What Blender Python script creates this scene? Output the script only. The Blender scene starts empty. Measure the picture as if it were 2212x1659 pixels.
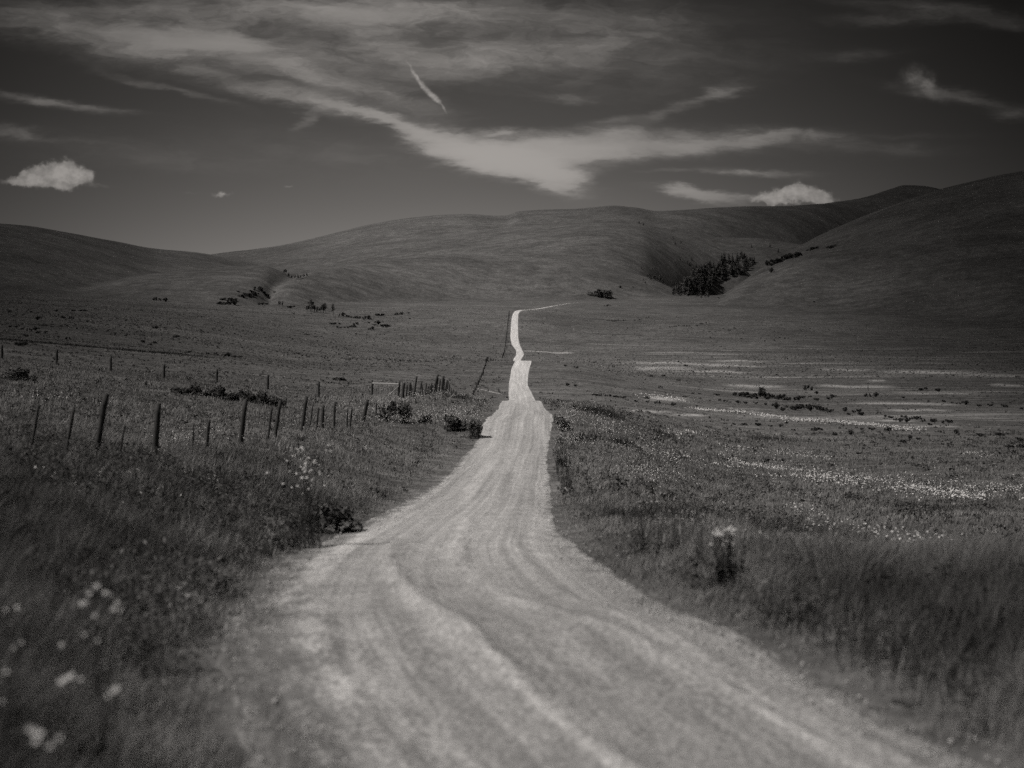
import bpy, math, random
import numpy as np

random.seed(7)
rng = np.random.default_rng(11)
C = bpy.context.scene
COL = C.collection
R = math.radians

# ------------------------------------------------------------------ measured frame
# Heights and distances were measured off the photograph: eye at EYE metres, level
# camera, FX = focal length in units of a 2212 px wide picture.
FX, CU, HV = 3039.0, 1106.0, 699.0
EYE = 2.6
SUN_EL, SUN_AZ = R(48), R(-112)          # azimuth from +Y (forward), negative = left
SV = np.array([math.sin(SUN_AZ) * math.cos(SUN_EL), math.cos(SUN_AZ) * math.cos(SUN_EL), math.sin(SUN_EL)])

# ------------------------------------------------------------------ small maths
def pchip(xk, yk, x):
    xk = np.asarray(xk, float); yk = np.asarray(yk, float); x = np.clip(np.asarray(x, float), xk[0], xk[-1])
    h = np.diff(xk); dl = np.diff(yk) / h
    m = np.zeros_like(yk)
    if len(xk) > 2:
        a, b = dl[:-1], dl[1:]
        w1 = 2 * h[1:] + h[:-1]; w2 = h[1:] + 2 * h[:-1]
        ok = (a * b) > 0
        with np.errstate(divide='ignore', invalid='ignore'):
            hm = (w1 + w2) / (w1 / a + w2 / b)
        m[1:-1] = np.where(ok, hm, 0)
    m[0] = dl[0]; m[-1] = dl[-1]
    i = np.clip(np.searchsorted(xk, x, side='right') - 1, 0, len(h) - 1)
    t = (x - xk[i]) / h[i]
    t2, t3 = t * t, t * t * t
    return (yk[i] * (2 * t3 - 3 * t2 + 1) + h[i] * m[i] * (t3 - 2 * t2 + t)
            + yk[i + 1] * (-2 * t3 + 3 * t2) + h[i] * m[i + 1] * (t3 - t2))

def sstep(a, b, x):
    t = np.clip((x - a) / (b - a), 0, 1)
    return t * t * (3 - 2 * t)

def _hash(ix, iy, seed):
    h = (ix.astype(np.int64) * 374761393 + iy.astype(np.int64) * 668265263 + seed * 974711) & 0xFFFFFFFF
    h = ((h ^ (h >> 13)) * 1274126177) & 0xFFFFFFFF
    h = h ^ (h >> 16)
    return (h & 0xFFFFFF) / float(0xFFFFFF) * 2 - 1

def vnoise(x, y, seed=0):
    ix = np.floor(x); iy = np.floor(y)
    fx = x - ix; fy = y - iy
    fx = fx * fx * fx * (fx * (fx * 6 - 15) + 10); fy = fy * fy * fy * (fy * (fy * 6 - 15) + 10)
    a = _hash(ix, iy, seed); b = _hash(ix + 1, iy, seed); c = _hash(ix, iy + 1, seed); d = _hash(ix + 1, iy + 1, seed)
    return (a * (1 - fx) + b * fx) * (1 - fy) + (c * (1 - fx) + d * fx) * fy

def fbm(x, y, seed=0, n=3):
    s = 0; a = 1; t = 0
    for k in range(n):
        s = s + a * vnoise(x * 2 ** k, y * 2 ** k, seed + k); t += a; a *= .5
    return s / t

# ------------------------------------------------------------------ the road, station by station
# v, left edge, right edge (picture) and ground distance d
ROAD = [(1659, 500, 2180, 8.0), (1400, 445, 1690, 10.8), (1300, 505, 1440, 14.0), (1230, 575, 1335, 17.5),
        (1190, 645, 1275, 21.0), (1150, 730, 1224, 25.0), (1100, 838, 1208, 32.5), (1050, 925, 1198, 44.0), (1000, 985, 1190, 57.0),
        (950, 1029, 1192, 71.0), (912, 1040, 1200, 78.0), (896, 1060, 1196, 90.0), (884, 1071, 1182, 104.0), (866, 1084, 1170, 140.0),
        (881, 1092, 1163, 170.0), (864, 1098, 1158, 202.0), (850, 1097, 1151, 225.0), (832, 1098, 1142, 255.0),
        (814, 1101, 1142, 285.0), (796, 1104, 1145, 310.0), (780, 1111, 1149, 335.0), (806, 1110, 1140, 400.0),
        (814, 1110, 1134, 500.0), (797, 1109, 1128, 600.0), (779.5, 1108, 1126, 640.0), (764.5, 1115, 1132, 690.0),
        (757, 1114, 1129, 720.0), (743, 1105, 1123, 760.0), (727, 1102, 1120, 800.0), (708, 1103, 1119.5, 840.0),
        (694.6, 1104, 1119.5, 880.0), (679.6, 1107, 1120, 930.0), (671.6, 1113, 1126, 960.0), (670, 1123, 1135, 985.0),
        (668.2, 1149, 1158, 1015.0), (659.5, 1202, 1206.5, 1060.0), (653.7, 1242, 1244.5, 1110.0)]
_rd = np.array([r[3] for r in ROAD]); _rl = np.log(_rd)
_rdrop = np.array([(r[0] - HV) / FX * r[3] for r in ROAD])
_rxl = np.array([(r[1] - CU) / FX * r[3] for r in ROAD])
_rxr = np.array([(r[2] - CU) / FX * r[3] for r in ROAD])
# start of the road beside and behind the camera
_rd0 = np.array([1.0, 3.0, 5.5]); _rl = np.concatenate([np.log(_rd0), _rl]); 
_rdrop = np.concatenate([[2.5, 2.5, 2.5], _rdrop])
_rxl = np.concatenate([[.5, .05, -.75], _rxl]); _rxr = np.concatenate([[5.0, 4.5, 3.7], _rxr])
_rl = np.concatenate([_rl, [math.log(1400.)]]); _rdrop = np.append(_rdrop, -26.); _rxl = np.append(_rxl, 180.); _rxr = np.append(_rxr, 186.)

def road_at(d):
    l = np.log(np.maximum(d, 1.0))
    return pchip(_rl, _rdrop, l), pchip(_rl, _rxl, l), pchip(_rl, _rxr, l)

# ------------------------------------------------------------------ the rolling meadow: drop below the eye per bearing u and distance d
TAB = {
 -700: [(1,1.6),(8,1.8),(27,2.0),(60,1.8),(100,1.8),(140,1.4),(200,.8),(300,-1.),(500,-7),(800,-20),(1300,-45)],
 0:    [(1,1.72),(5,1.8),(8,1.9),(14,2.1),(27,2.32),(60,2.9),(100,3.4),(140,3.5),(200,3.6),(300,2.9),(450,0),(650,-6),(800,-12),(1000,-22),(1300,-36)],
 350:  [(1,2.0),(5,2.05),(8,2.1),(14,2.4),(27,2.85),(35,3.14),(60,3.7),(90,4.5),(140,5.3),(200,5.9),(300,6.0),(450,4.5),(600,1.),(800,-7),(1000,-17),(1300,-31)],
 700:  [(1,2.35),(5,2.35),(8,2.4),(14,2.7),(20,3.0),(27,3.4),(44,4.05),(60,4.55),(83,5.6),(120,6.2),(160,7.2),(220,8.3),(300,9.2),(450,11),(600,10),(760,5),(850,-1.5),(950,-8),(1100,-17),(1300,-27)],
 950:  [(1,2.5),(8,2.5),(14,2.72),(25,3.55),(44,4.8),(60,5.3),(78,5.35),(104,5.8),(130,5.86),(145,5.9),(180,8.5),(230,9.9),(300,9.7),(345,9.3),(450,13),(550,15),(640,15),(690,12.8),(760,9),(840,1.2),(930,-7),(1015,-11.5),(1110,-17),(1300,-25)],
 1130: [(1,2.5),(8,2.5),(14,2.75),(25,3.7),(44,5.05),(57,5.62),(71,5.85),(78,5.45),(104,6.5),(140,7.7),(170,10.0),(225,11.1),(285,10.7),(335,9.0),(400,13.5),(500,17),(600,17),(690,14),(760,10.5),(840,2.5),(930,-6),(1015,-10.8),(1110,-16.8),(1300,-24)],
 1300: [(1,2.5),(8,2.5),(14,2.75),(25,3.7),(44,5.2),(60,5.9),(78,6.1),(104,7.1),(140,8.6),(200,11),(260,12),(335,11.6),(420,14.5),(500,16),(600,16.5),(690,15.6),(760,12.6),(850,5.5),(950,-3),(1060,-12),(1150,-18),(1300,-25)],
 1600: [(1,2.45),(8,2.5),(14,2.85),(25,4),(40,5.6),(60,7.2),(85,8.6),(120,10.5),(180,13),(260,15),(360,16),(500,16.3),(650,16.3),(760,13.5),(850,7),(950,-1),(1060,-10),(1150,-16),(1300,-26)],
 2212: [(1,2.3),(8,2.3),(14,2.75),(25,4.3),(40,6),(60,7.6),(85,9),(120,10.8),(180,13.2),(260,15),(360,16),(500,16.4),(650,16.2),(800,12),(950,2),(1100,-10),(1300,-27)],
 3000: [(1,2.1),(8,2.2),(14,2.75),(25,4.4),(40,6.2),(60,7.8),(85,9.2),(120,11),(180,13.2),(260,15),(360,16),(500,16),(650,15),(800,8),(950,-4),(1100,-20),(1300,-45)],
}
_tu = sorted(TAB)

# hills: crest line in the picture (u, v), distance of crest and foot per bearing
HILLS = [
 # far central range with the dark knob on its right
 dict(c=[(-900,640),(0,600),(300,577),(470,549),(600,532),(700,510),(820,482),(940,465),(1010,461),(1070,464),(1095,463),(1118,455),(1150,453),(1240,450),(1330,444),(1370,447),(1420,455),(1480,452),(1560,447),(1750,441),(1850,430),(1920,410),(1955,401),(1990,402),(2030,409),(2120,430),(2400,470),(3400,500)],
      dc=[(-900,2300),(600,2500),(1400,2600),(1700,2900),(1960,3300),(3400,3400)], df=[(-900,1500),(1400,1550),(1700,1950),(1960,2450),(3400,2500)], p=1.0, back=900),
 # broad hill in front of it
 dict(c=[(-900,700),(300,640),(440,585),(505,564),(600,549),(708,539),(850,522),(1000,502),(1150,488),(1300,481),(1380,485),(1430,497),(1490,513),(1545,532),(1585,556),(1620,590),(1680,640),(1800,700),(3400,760)],
      dc=[(-900,1500),(505,1750),(1000,1750),(1300,1700),(1450,1680),(1560,1640),(1620,1600),(3400,1600)], df=[(-900,1050),(505,1150),(900,1050),(1300,1070),(1380,1140),(1450,1290),(1510,1420),(1560,1490),(1620,1520),(3400,1520)], p=.9, back=420),
 # lobe left of centre beside the gully
 dict(c=[(-900,760),(480,700),(560,655),(592,624),(628,606),(666,592),(708,581),(760,572),(860,560),(1000,552),(1200,560),(1400,600),(1600,690),(3400,760)],
      dc=[(-900,1000),(592,1080),(708,1180),(860,1290),(1200,1350),(3400,1300)], df=[(-900,850),(700,930),(1100,1060),(3400,1060)], p=1.0, back=380),
 # shoulder closing the ravine
 dict(c=[(-900,700),(1300,600),(1400,510),(1460,501),(1503,506),(1560,511),(1643,514),(1699,522),(1760,530),(1900,560),(3400,640)],
      dc=[(-900,1950),(1500,2000),(3400,1900)], df=[(-900,1560),(3400,1560)], p=1.0, back=260),
 # left hill
 dict(c=[(-900,430),(-500,452),(0,482),(60,487),(120,497),(250,525),(330,540),(420,547),(500,561),(570,573),(650,596),(760,640),(1000,720),(3400,800)],
      dc=[(-900,1300),(0,1450),(500,1700),(3400,1750)], df=[(-900,700),(200,860),(3400,1000)], p=.85, back=500),
 # pale knoll in front of it
 dict(c=[(-900,680),(150,628),(240,607),(300,597),(380,589),(460,582),(520,577),(570,576),(597,584),(622,597),(645,613),(680,645),(740,690),(1000,760),(3400,900)],
      dc=[(-900,1150),(300,1120),(520,1150),(600,1140),(660,1120),(3400,1120)], df=[(-900,780),(450,810),(540,860),(640,1020),(3400,1060)], p=1.0, back=260),
 # right hill
 dict(c=[(-900,900),(1300,780),(1480,690),(1550,645),(1600,612),(1640,583),(1700,545),(1760,511),(1810,488),(1870,464),(1950,435),(2035,409),(2120,388),(2212,369),(2500,325),(3000,290),(3400,285)],
      dc=[(-900,1300),(1600,1420),(1800,1650),(2212,1750),(3400,1600)], df=[(-900,1000),(1600,1090),(2212,930),(3400,760)], p=.9, back=500),
 # nearer fold of the right hill
 dict(c=[(-900,900),(1400,740),(1500,672),(1560,645),(1620,604),(1660,584),(1730,554),(1800,538),(1900,519),(2000,507),(2212,490),(2600,480),(3400,470)],
      dc=[(-900,1150),(1560,1180),(1660,1260),(1900,1330),(3400,1300)], df=[(-900,950),(1600,1010),(2212,900),(3400,760)], p=.95, back=330),
]

def softmax2(a, b, k):
    m = np.maximum(a, b)
    return m + k * np.log(np.exp((a - m) / k) + np.exp((b - m) / k))

def ground(x, y, noise=True):
    """height of the land; vectorised"""
    x = np.asarray(x, float); y = np.asarray(y, float)
    shp = np.broadcast(x, y).shape
    x = np.broadcast_to(x, shp).ravel(); y = np.broadcast_to(y, shp).ravel()
    d = np.maximum(y, 1.0)
    du = np.maximum(y, 5.5)
    u = np.clip(x / du * FX + CU, -900, 3400)
    ld = np.log(d)
    cols = np.stack([pchip([math.log(k[0]) for k in TAB[c]], [k[1] for k in TAB[c]], ld) for c in _tu])   # ncol x n
    uc = np.clip(u, _tu[0], _tu[-1])
    tu = np.array(_tu, float)
    i = np.clip(np.searchsorted(tu, uc, side='right') - 1, 0, len(tu) - 2)
    n = np.arange(len(u))
    # cubic across bearings (Catmull-Rom with real spacing)
    def slope(j):
        jl = np.clip(j - 1, 0, len(tu) - 1); jr = np.clip(j + 1, 0, len(tu) - 1)
        return (cols[jr, n] - cols[jl, n]) / (tu[jr] - tu[jl])
    h = tu[i + 1] - tu[i]; t = (uc - tu[i]) / h
    t2, t3 = t * t, t ** 3
    drop = (cols[i, n] * (2 * t3 - 3 * t2 + 1) + h * slope(i) * (t3 - 2 * t2 + t)
            + cols[i + 1, n] * (-2 * t3 + 3 * t2) + h * slope(i + 1) * (t3 - t2))
    z = -drop
    far = d > 450
    if far.any():
        uf, df_, zf = u[far], d[far], z[far]
        for H in HILLS:
            cv = pchip([k[0] for k in H['c']], [k[1] for k in H['c']], uf)
            dc = pchip([k[0] for k in H['dc']], [k[1] for k in H['dc']], uf)
            d0 = pchip([k[0] for k in H['df']], [k[1] for k in H['df']], uf)
            zc = -(cv - HV) / FX * dc
            zfoot = np.minimum(-15.0, zc - 25)
            t = np.clip((df_ - d0) / (dc - d0), 0, 1) ** H['p']
            s = .35 * t + .65 * (t * t * (3 - 2 * t))
            up = zfoot + (zc - zfoot) * s
            dn = zc - (np.maximum(df_ - dc, 0) / H['back']) ** 1.6 * 60 - np.maximum(df_ - dc, 0) * .02
            hz = np.where(df_ < dc, up, dn)
            hz = np.where(df_ < d0, zfoot - 1.5 * (d0 - df_) * .2, hz)
            zf = softmax2(zf, hz, 1.6)
        z = z.copy(); z[far] = zf
    rdrop, xl, xr = road_at(d)
    half = (xr - xl) / 2; xc = (xl + xr) / 2
    off = np.abs(x - xc) - half
    bl = np.clip(2.5 + d * .06, 2.5, 26)
    w = 1 - sstep(.25, bl, off)
    w = np.where(d > 1130, w * (1 - sstep(1110, 1200, d)), w)
    if noise:
        nz = 0
        for lam, amp, dmax in ((1.1, .035, 60), (3.3, .07, 200), (9, .10, 900), (27, .20, 9000), (75, .55, 9000), (190, 1.3, 9000)):
            fade = sstep(lam * 1.2, lam * 6, d) * (d < dmax)
            nz = nz + amp * fade * vnoise(x / lam + 3.1, y / (lam * 1.15) + 7.7, int(lam * 10))
        big = sstep(500, 1500, d)
        nz = nz * (1 + .25 * big)
        z = z + nz * sstep(-.1, 3.5 + d * .01, off)
    z = z * (1 - w) + (-rdrop) * w
    # verge: the gravel sits a hand lower than the turf
    z = z + .07 * sstep(.0, .9, off) * (1 - sstep(60, 140, d)) - .07 * (1 - sstep(-.9, -.2, off)) * (d < 1130)
    return (z + EYE).reshape(shp)

def gz(x, y):
    return float(ground(np.array([x]), np.array([y]))[0])

# picture -> land lookup table
_lu = np.linspace(-60, 2280, 391); _ldd = np.geomspace(3.0, 3200, 1100)
_LX = (_lu[:, None] - CU) / FX * _ldd[None, :]
_LZ = ground(_LX, np.broadcast_to(_ldd, _LX.shape))
_LV = np.minimum.accumulate(HV + (EYE - _LZ) / _ldd * FX, axis=1)
def at(u, v):
    """world point where the land is seen at picture position (u, v)"""
    k = int(np.clip(round((u - _lu[0]) / (_lu[1] - _lu[0])), 0, len(_lu) - 1))
    col = _LV[k]
    j = int(np.argmax(col <= v))
    if col[j] > v: j = len(col) - 1
    d = _ldd[j]
    if j > 0 and col[j - 1] > col[j]:
        t = (col[j - 1] - v) / (col[j - 1] - col[j]); d = _ldd[j - 1] + t * (_ldd[j] - _ldd[j - 1])
    x = (u - CU) / FX * d
    return x, d, gz(x, d)

# ------------------------------------------------------------------ object helpers
def tag(o, label=None, cat=None, group=None, kind=None):
    if label: o['label'] = label
    if cat: o['category'] = cat
    if group: o['group'] = group
    if kind: o['kind'] = kind
    return o

def mesh_np(name, verts, faces, mat, attr=None, smooth=False):
    """verts (n,3); faces (m,k) all the same size"""
    me = bpy.data.meshes.new(name)
    verts = np.ascontiguousarray(verts, np.float32); faces = np.ascontiguousarray(faces, np.int32)
    me.vertices.add(len(verts)); me.vertices.foreach_set('co', verts.ravel())
    k = faces.shape[1]
    me.loops.add(faces.size); me.loops.foreach_set('vertex_index', faces.ravel())
    me.polygons.add(len(faces))
    me.polygons.foreach_set('loop_start', np.arange(0, faces.size, k, dtype=np.int32))
    me.polygons.foreach_set('loop_total', np.full(len(faces), k, np.int32))
    if smooth: me.polygons.foreach_set('use_smooth', np.ones(len(faces), bool))
    me.update(calc_edges=True)
    if attr is not None:
        for an, vals in attr.items():
            vals = np.asarray(vals, np.float32)
            if vals.ndim == 1:
                a = me.attributes.new(an, 'FLOAT', 'POINT'); a.data.foreach_set('value', vals)
            else:
                a = me.attributes.new(an, 'FLOAT_VECTOR', 'POINT'); a.data.foreach_set('vector', vals.ravel())
    if mat: me.materials.append(mat)
    return me

def link(name, me, parent=None, loc=None):
    o = bpy.data.objects.new(name, me); COL.objects.link(o)
    if parent: o.parent = parent
    if loc is not None: o.location = loc
    return o

def empty(name, loc):
    o = bpy.data.objects.new(name, None); COL.objects.link(o); o.location = loc
    o.empty_display_size = .1
    return o

class Geo:
    """collects polygons of mixed size"""
    def __init__(s): s.v = []; s.f = []
    def tube(s, pts, rad, n=7, cap=True, jit=0.0, rr=random):
        base = len(s.v); k = len(pts)
        for i, p in enumerate(pts):
            a = np.array(pts[min(i + 1, k - 1)], float) - np.array(pts[max(i - 1, 0)], float)
            a /= max(np.linalg.norm(a), 1e-9)
            ref = np.array([0, 0, 1.]) if abs(a[2]) < .9 else np.array([1., 0, 0])
            e1 = np.cross(a, ref); e1 /= np.linalg.norm(e1); e2 = np.cross(a, e1)
            r = rad[i] if hasattr(rad, '__len__') else rad
            for q in range(n):
                t = 2 * math.pi * q / n; r2 = r * (1 + jit * rr.uniform(-1, 1))
                s.v.append(tuple(np.array(p) + r2 * (math.cos(t) * e1 + math.sin(t) * e2)))
        for i in range(k - 1):
            for q in range(n):
                a0 = base + i * n + q; a1 = base + i * n + (q + 1) % n
                s.f.append((a0, a1, a1 + n, a0 + n))
        if cap:
            s.f.append(tuple(base + q for q in range(n))[::-1])
            s.f.append(tuple(base + (k - 1) * n + q for q in range(n)))
    def poly(s, pts):
        b = len(s.v); s.v += [tuple(p) for p in pts]; s.f.append(tuple(range(b, b + len(pts))))
    def mesh(s, name, mat, smooth=False):
        me = bpy.data.meshes.new(name); me.from_pydata(s.v, [], s.f); me.update()
        if smooth: me.polygons.foreach_set('use_smooth', np.ones(len(me.polygons), bool))
        me.materials.append(mat); return me

# ------------------------------------------------------------------ materials (the photograph is monochrome: greys only)
class N:
    def __init__(s, tree): s.t = tree
    def new(s, typ, **kw):
        n = s.t.nodes.new(typ)
        for k, v in kw.items(): setattr(n, k, v)
        return n
    def _in(s, sock, v):
        if isinstance(v, bpy.types.NodeSocket): s.t.links.new(v, sock)
        elif v is not None: sock.default_value = v
    def m(s, op, a, b=None, c=None, clamp=False):
        n = s.new('ShaderNodeMath', operation=op); n.use_clamp = clamp
        s._in(n.inputs[0], a); s._in(n.inputs[1], b); s._in(n.inputs[2], c)
        return n.outputs[0]
    def vm(s, op, a, b=None):
        n = s.new('ShaderNodeVectorMath', operation=op)
        s._in(n.inputs[0], a); s._in(n.inputs[1], b)
        return n.outputs[0]
    def noise(s, vec, scale=1., detail=4., rough=.55, dist=0., color=False):
        n = s.new('ShaderNodeTexNoise'); s._in(n.inputs['Vector'], vec)
        n.inputs['Scale'].default_value = scale; n.inputs['Detail'].default_value = detail
        n.inputs['Roughness'].default_value = rough; n.inputs['Distortion'].default_value = dist
        return n.outputs['Color'] if color else n.outputs[0]
    def ramp(s, v, a, b, lo=0., hi=1., smooth=True):
        n = s.new('ShaderNodeMapRange'); n.interpolation_type = 'SMOOTHSTEP' if smooth else 'LINEAR'
        s._in(n.inputs[0], v)
        for i, q in enumerate((a, b, lo, hi)): s._in(n.inputs[i + 1], q)
        return n.outputs[0]
    def mix(s, f, a, b):
        return s.m('ADD', a, s.m('MULTIPLY', f, s.m('SUBTRACT', b, a)))
    def grey(s, v):
        n = s.new('ShaderNodeCombineColor')
        for i in range(3): s._in(n.inputs[i], v)
        return n.outputs[0]
    def xyz(s, v):
        n = s.new('ShaderNodeSeparateXYZ'); s._in(n.inputs[0], v); return n.outputs
    def comb(s, x, y, z=0.):
        n = s.new('ShaderNodeCombineXYZ')
        s._in(n.inputs[0], x); s._in(n.inputs[1], y); s._in(n.inputs[2], z); return n.outputs[0]
    def attr(s, name):
        return s.new('ShaderNodeAttribute', attribute_name=name).outputs['Fac']

def material(name):
    m = bpy.data.materials.new(name); m.use_nodes = True
    t = m.node_tree; b = t.nodes['Principled BSDF']
    b.inputs['Roughness'].default_value = .95
    b.inputs['Specular IOR Level'].default_value = .12
    return m, N(t), b

def flat(name, val, rough=.9, var=.3, scale=20.):
    m, n, b = material(name)
    co = n.new('ShaderNodeTexCoord').outputs['Object']
    f = n.noise(co, scale, 4)
    n._in(b.inputs['Base Color'], n.grey(n.m('MULTIPLY', n.ramp(f, .25, .75, 1 - var, 1 + var), val)))
    b.inputs['Roughness'].default_value = rough
    return m

def meadow_material(name):
    m, n, b = material(name)
    pos = n.new('ShaderNodeNewGeometry').outputs['Position']
    p = n.xyz(pos); x, y = p[0], p[1]
    def st(sx, sy, off=0.): return n.comb(n.m('MULTIPLY', x, sx), n.m('MULTIPLY', y, sy), off)
    a1 = n.noise(st(.9, .9), 1., 5, .65)                 # turf, metre scale
    a2 = n.noise(st(.075, .11, 5.), 1., 7, .66, .5)         # patches
    a3 = n.noise(st(.009, .016, 9.), 1., 4, .55, .3)      # swathes
    a4 = n.noise(st(.035, .11, 13.), 1., 5, .65, .6)      # drawn-out bands
    a5 = n.noise(st(5., 5., 3.), 1., 3, .6)
    v = n.m('MULTIPLY', n.ramp(a1, .3, .72, .62, 1.42), n.ramp(a2, .3, .7, .72, 1.26))
    v = n.m('MULTIPLY', v, n.ramp(a3, .32, .68, .80, 1.15))
    v = n.m('MULTIPLY', v, n.ramp(a4, .34, .68, .9, 1.1))
    v = n.m('MULTIPLY', v, n.ramp(a5, .3, .7, .8, 1.2))
    a6 = n.noise(st(.26, .36, 31.), 1., 5, .68, .4)
    v = n.m('MULTIPLY', v, n.ramp(a6, .3, .7, .76, 1.24))
    alb = n.m('MULTIPLY', v, n.attr('tone'))
    # bare alkali and flower bands on the flat to the right
    s1 = n.noise(st(.006, .055, 21.), 1., 6, .68, .5)
    s2 = n.noise(st(.03, .22, 25.), 1., 5, .7, .8)
    sm = n.m('ADD', n.m('MULTIPLY', s1, .5), n.m('MULTIPLY', s2, .5))
    band = n.m('MULTIPLY', n.ramp(sm, .51, .66), n.m('MULTIPLY', n.attr('flatland'), .75))
    band = n.m('MAXIMUM', band, n.m('MULTIPLY', n.ramp(s2, .34, .58), n.attr('pale')), clamp=True)
    alb = n.mix(n.m('MULTIPLY', band, .95), alb, .50)
    n._in(b.inputs['Base Color'], n.grey(alb))
    bm = n.new('ShaderNodeBump'); bm.inputs['Strength'].default_value = .9; bm.inputs['Distance'].default_value = .35
    hgt = n.m('ADD', n.m('MULTIPLY', a1, .55), n.m('MULTIPLY', a2, 2.2))
    n._in(bm.inputs['Height'], hgt); n._in(b.inputs['Normal'], bm.outputs[0])
    return m

def gravel_material():
    m, n, b = material('pale_gravel')
    uv = n.new('ShaderNodeAttribute', attribute_name='lane').outputs['Vector']
    q = n.xyz(uv); s, t = q[0], q[1]                      # s metres across, t metres along
    pos = n.new('ShaderNodeNewGeometry').outputs['Position']
    fine = n.noise(pos, 22., 4, .75)
    mid = n.noise(n.comb(n.m('MULTIPLY', s, 3.4), n.m('MULTIPLY', t, 1.1), 2.), 1., 5, .68)
    wob = n.m('MULTIPLY', n.m('SUBTRACT', n.noise(n.comb(n.m('MULTIPLY', t, .12), n.m('MULTIPLY', s, .2)), 1., 2), .5), .22)
    s2 = n.m('ADD', s, wob)
    lanes = n.noise(n.comb(n.m('MULTIPLY', s2, 1.5), n.m('MULTIPLY', t, .035)), 1., 4, .6)
    streak = n.noise(n.comb(n.m('MULTIPLY', s2, 6.5), n.m('MULTIPLY', t, .03)), 1., 4, .65)
    clods = n.noise(n.comb(n.m('MULTIPLY', s, 1.1), n.m('MULTIPLY', t, .16), 7.), 1., 4, .6)
    v = n.m('MULTIPLY', n.ramp(lanes, .36, .64, .88, 1.11), n.ramp(streak, .32, .68, .84, 1.15))
    v = n.m('MULTIPLY', v, n.ramp(mid, .3, .7, .86, 1.13))
    v = n.m('MULTIPLY', v, n.ramp(clods, .3, .7, .92, 1.08))
    v = n.m('MULTIPLY', v, n.ramp(fine, .3, .7, .5, 1.5))
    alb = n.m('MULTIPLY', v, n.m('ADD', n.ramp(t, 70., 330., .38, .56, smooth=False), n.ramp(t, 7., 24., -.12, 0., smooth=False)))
    thin = n.ramp(n.m('ADD', q[2], n.m('ADD', n.m('MULTIPLY', n.m('SUBTRACT', mid, .5), 1.6), n.m('MULTIPLY', n.m('SUBTRACT', fine, .5), 1.2))), 0., .75)
    alb = n.mix(thin, .11, alb)
    alb = n.m('MULTIPLY', alb, n.m('ADD', 1., n.m('MULTIPLY', n.attr('berm'), n.ramp(mid, .3, .6, .15, .40))))   # fine pale dust thrown up in low berms
    n._in(b.inputs['Base Color'], n.grey(alb))
    bm = n.new('ShaderNodeBump'); bm.inputs['Strength'].default_value = .8; bm.inputs['Distance'].default_value = .05
    n._in(bm.inputs['Height'], n.m('ADD', n.m('MULTIPLY', fine, .35), n.m('ADD', n.m('MULTIPLY', mid, .6), n.m('MULTIPLY', lanes, .5))))
    n._in(b.inputs['Normal'], bm.outputs[0])
    return m

def blade_material(name, trans=.25):
    m, n, b = material(name)
    v = n.attr('tone')
    n._in(b.inputs['Base Color'], n.grey(v))
    b.inputs['Roughness'].default_value = .7
    tr = n.new('ShaderNodeBsdfTranslucent'); n._in(tr.inputs[0], n.grey(v))
    mx = n.new('ShaderNodeMixShader'); mx.inputs[0].default_value = trans
    n.t.links.new(b.outputs[0], mx.inputs[1]); n.t.links.new(tr.outputs[0], mx.inputs[2])
    n.t.links.new(mx.outputs[0], n.t.nodes['Material Output'].inputs[0])
    return m

M_MEADOW = meadow_material('meadow_turf')
M_GRAVEL = gravel_material()
M_BLADE = blade_material('grass_blades')
M_PETAL = flat('white_petals', .52, .8, .12, 60.)
M_HEAD = flat('flower_heads', .40, .8, .1, 60.)
M_STEM = flat('plant_stems', .05, .8, .3, 30.)
M_LEAF = flat('shrub_leaves', .075, .85, .5, 9.)
M_LEAF3 = flat('low_shrub_leaves', .045, .85, .45, 9.)
M_LEAF2 = flat('tree_leaves', .11, .85, .4, 2.)
M_NEEDLE = flat('conifer_needles', .07, .9, .4, 2.)
M_BARK = flat('bark', .08, .95, .3, 6.)
M_WIRE = flat('rusted_wire', .05, .6, .2, 8.)
M_STONE = flat('loose_stones', .36, .9, .35, 40.)
M_DARKCLOD = flat('dark_clods', .07, .95, .3, 20.)
M_PATH = flat('pale_dirt', .40, .95, .25, 1.5)
def wood():
    m, n, b = material('weathered_wood')
    co = n.new('ShaderNodeTexCoord').outputs['Object']
    q = n.xyz(co)
    g = n.noise(n.comb(n.m('MULTIPLY', q[0], 60.), n.m('MULTIPLY', q[1], 60.), n.m('MULTIPLY', q[2], 2.5)), 1., 4, .6)
    n._in(b.inputs['Base Color'], n.grey(n.m('MULTIPLY', n.ramp(g, .3, .7, .6, 1.4), .05)))
    bm = n.new('ShaderNodeBump'); bm.inputs['Strength'].default_value = .7; bm.inputs['Distance'].default_value = .01
    n._in(bm.inputs['Height'], g); n._in(b.inputs['Normal'], bm.outputs[0])
    return m
M_WOOD = wood()

# ------------------------------------------------------------------ land
def smooth_cols(n):
    t = np.linspace(-1, 1, n)
    return np.sign(t) * (.62 * np.abs(t) + .78 * np.abs(t) ** 4)
S_COLS = smooth_cols(760)
rows = np.concatenate([-np.geomspace(60, 1.0, 14), [1.2, 2.0], np.geomspace(2.8, 1000, 640), np.geomspace(1003.5, 5200, 300)[0:]])
def width_at(y): return np.where(y > 0, y, -y * .7) + 4.0

def off_road(x, y):
    _, l, r = road_at(np.maximum(y, 1.))
    return np.maximum(l - x, x - r)

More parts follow.
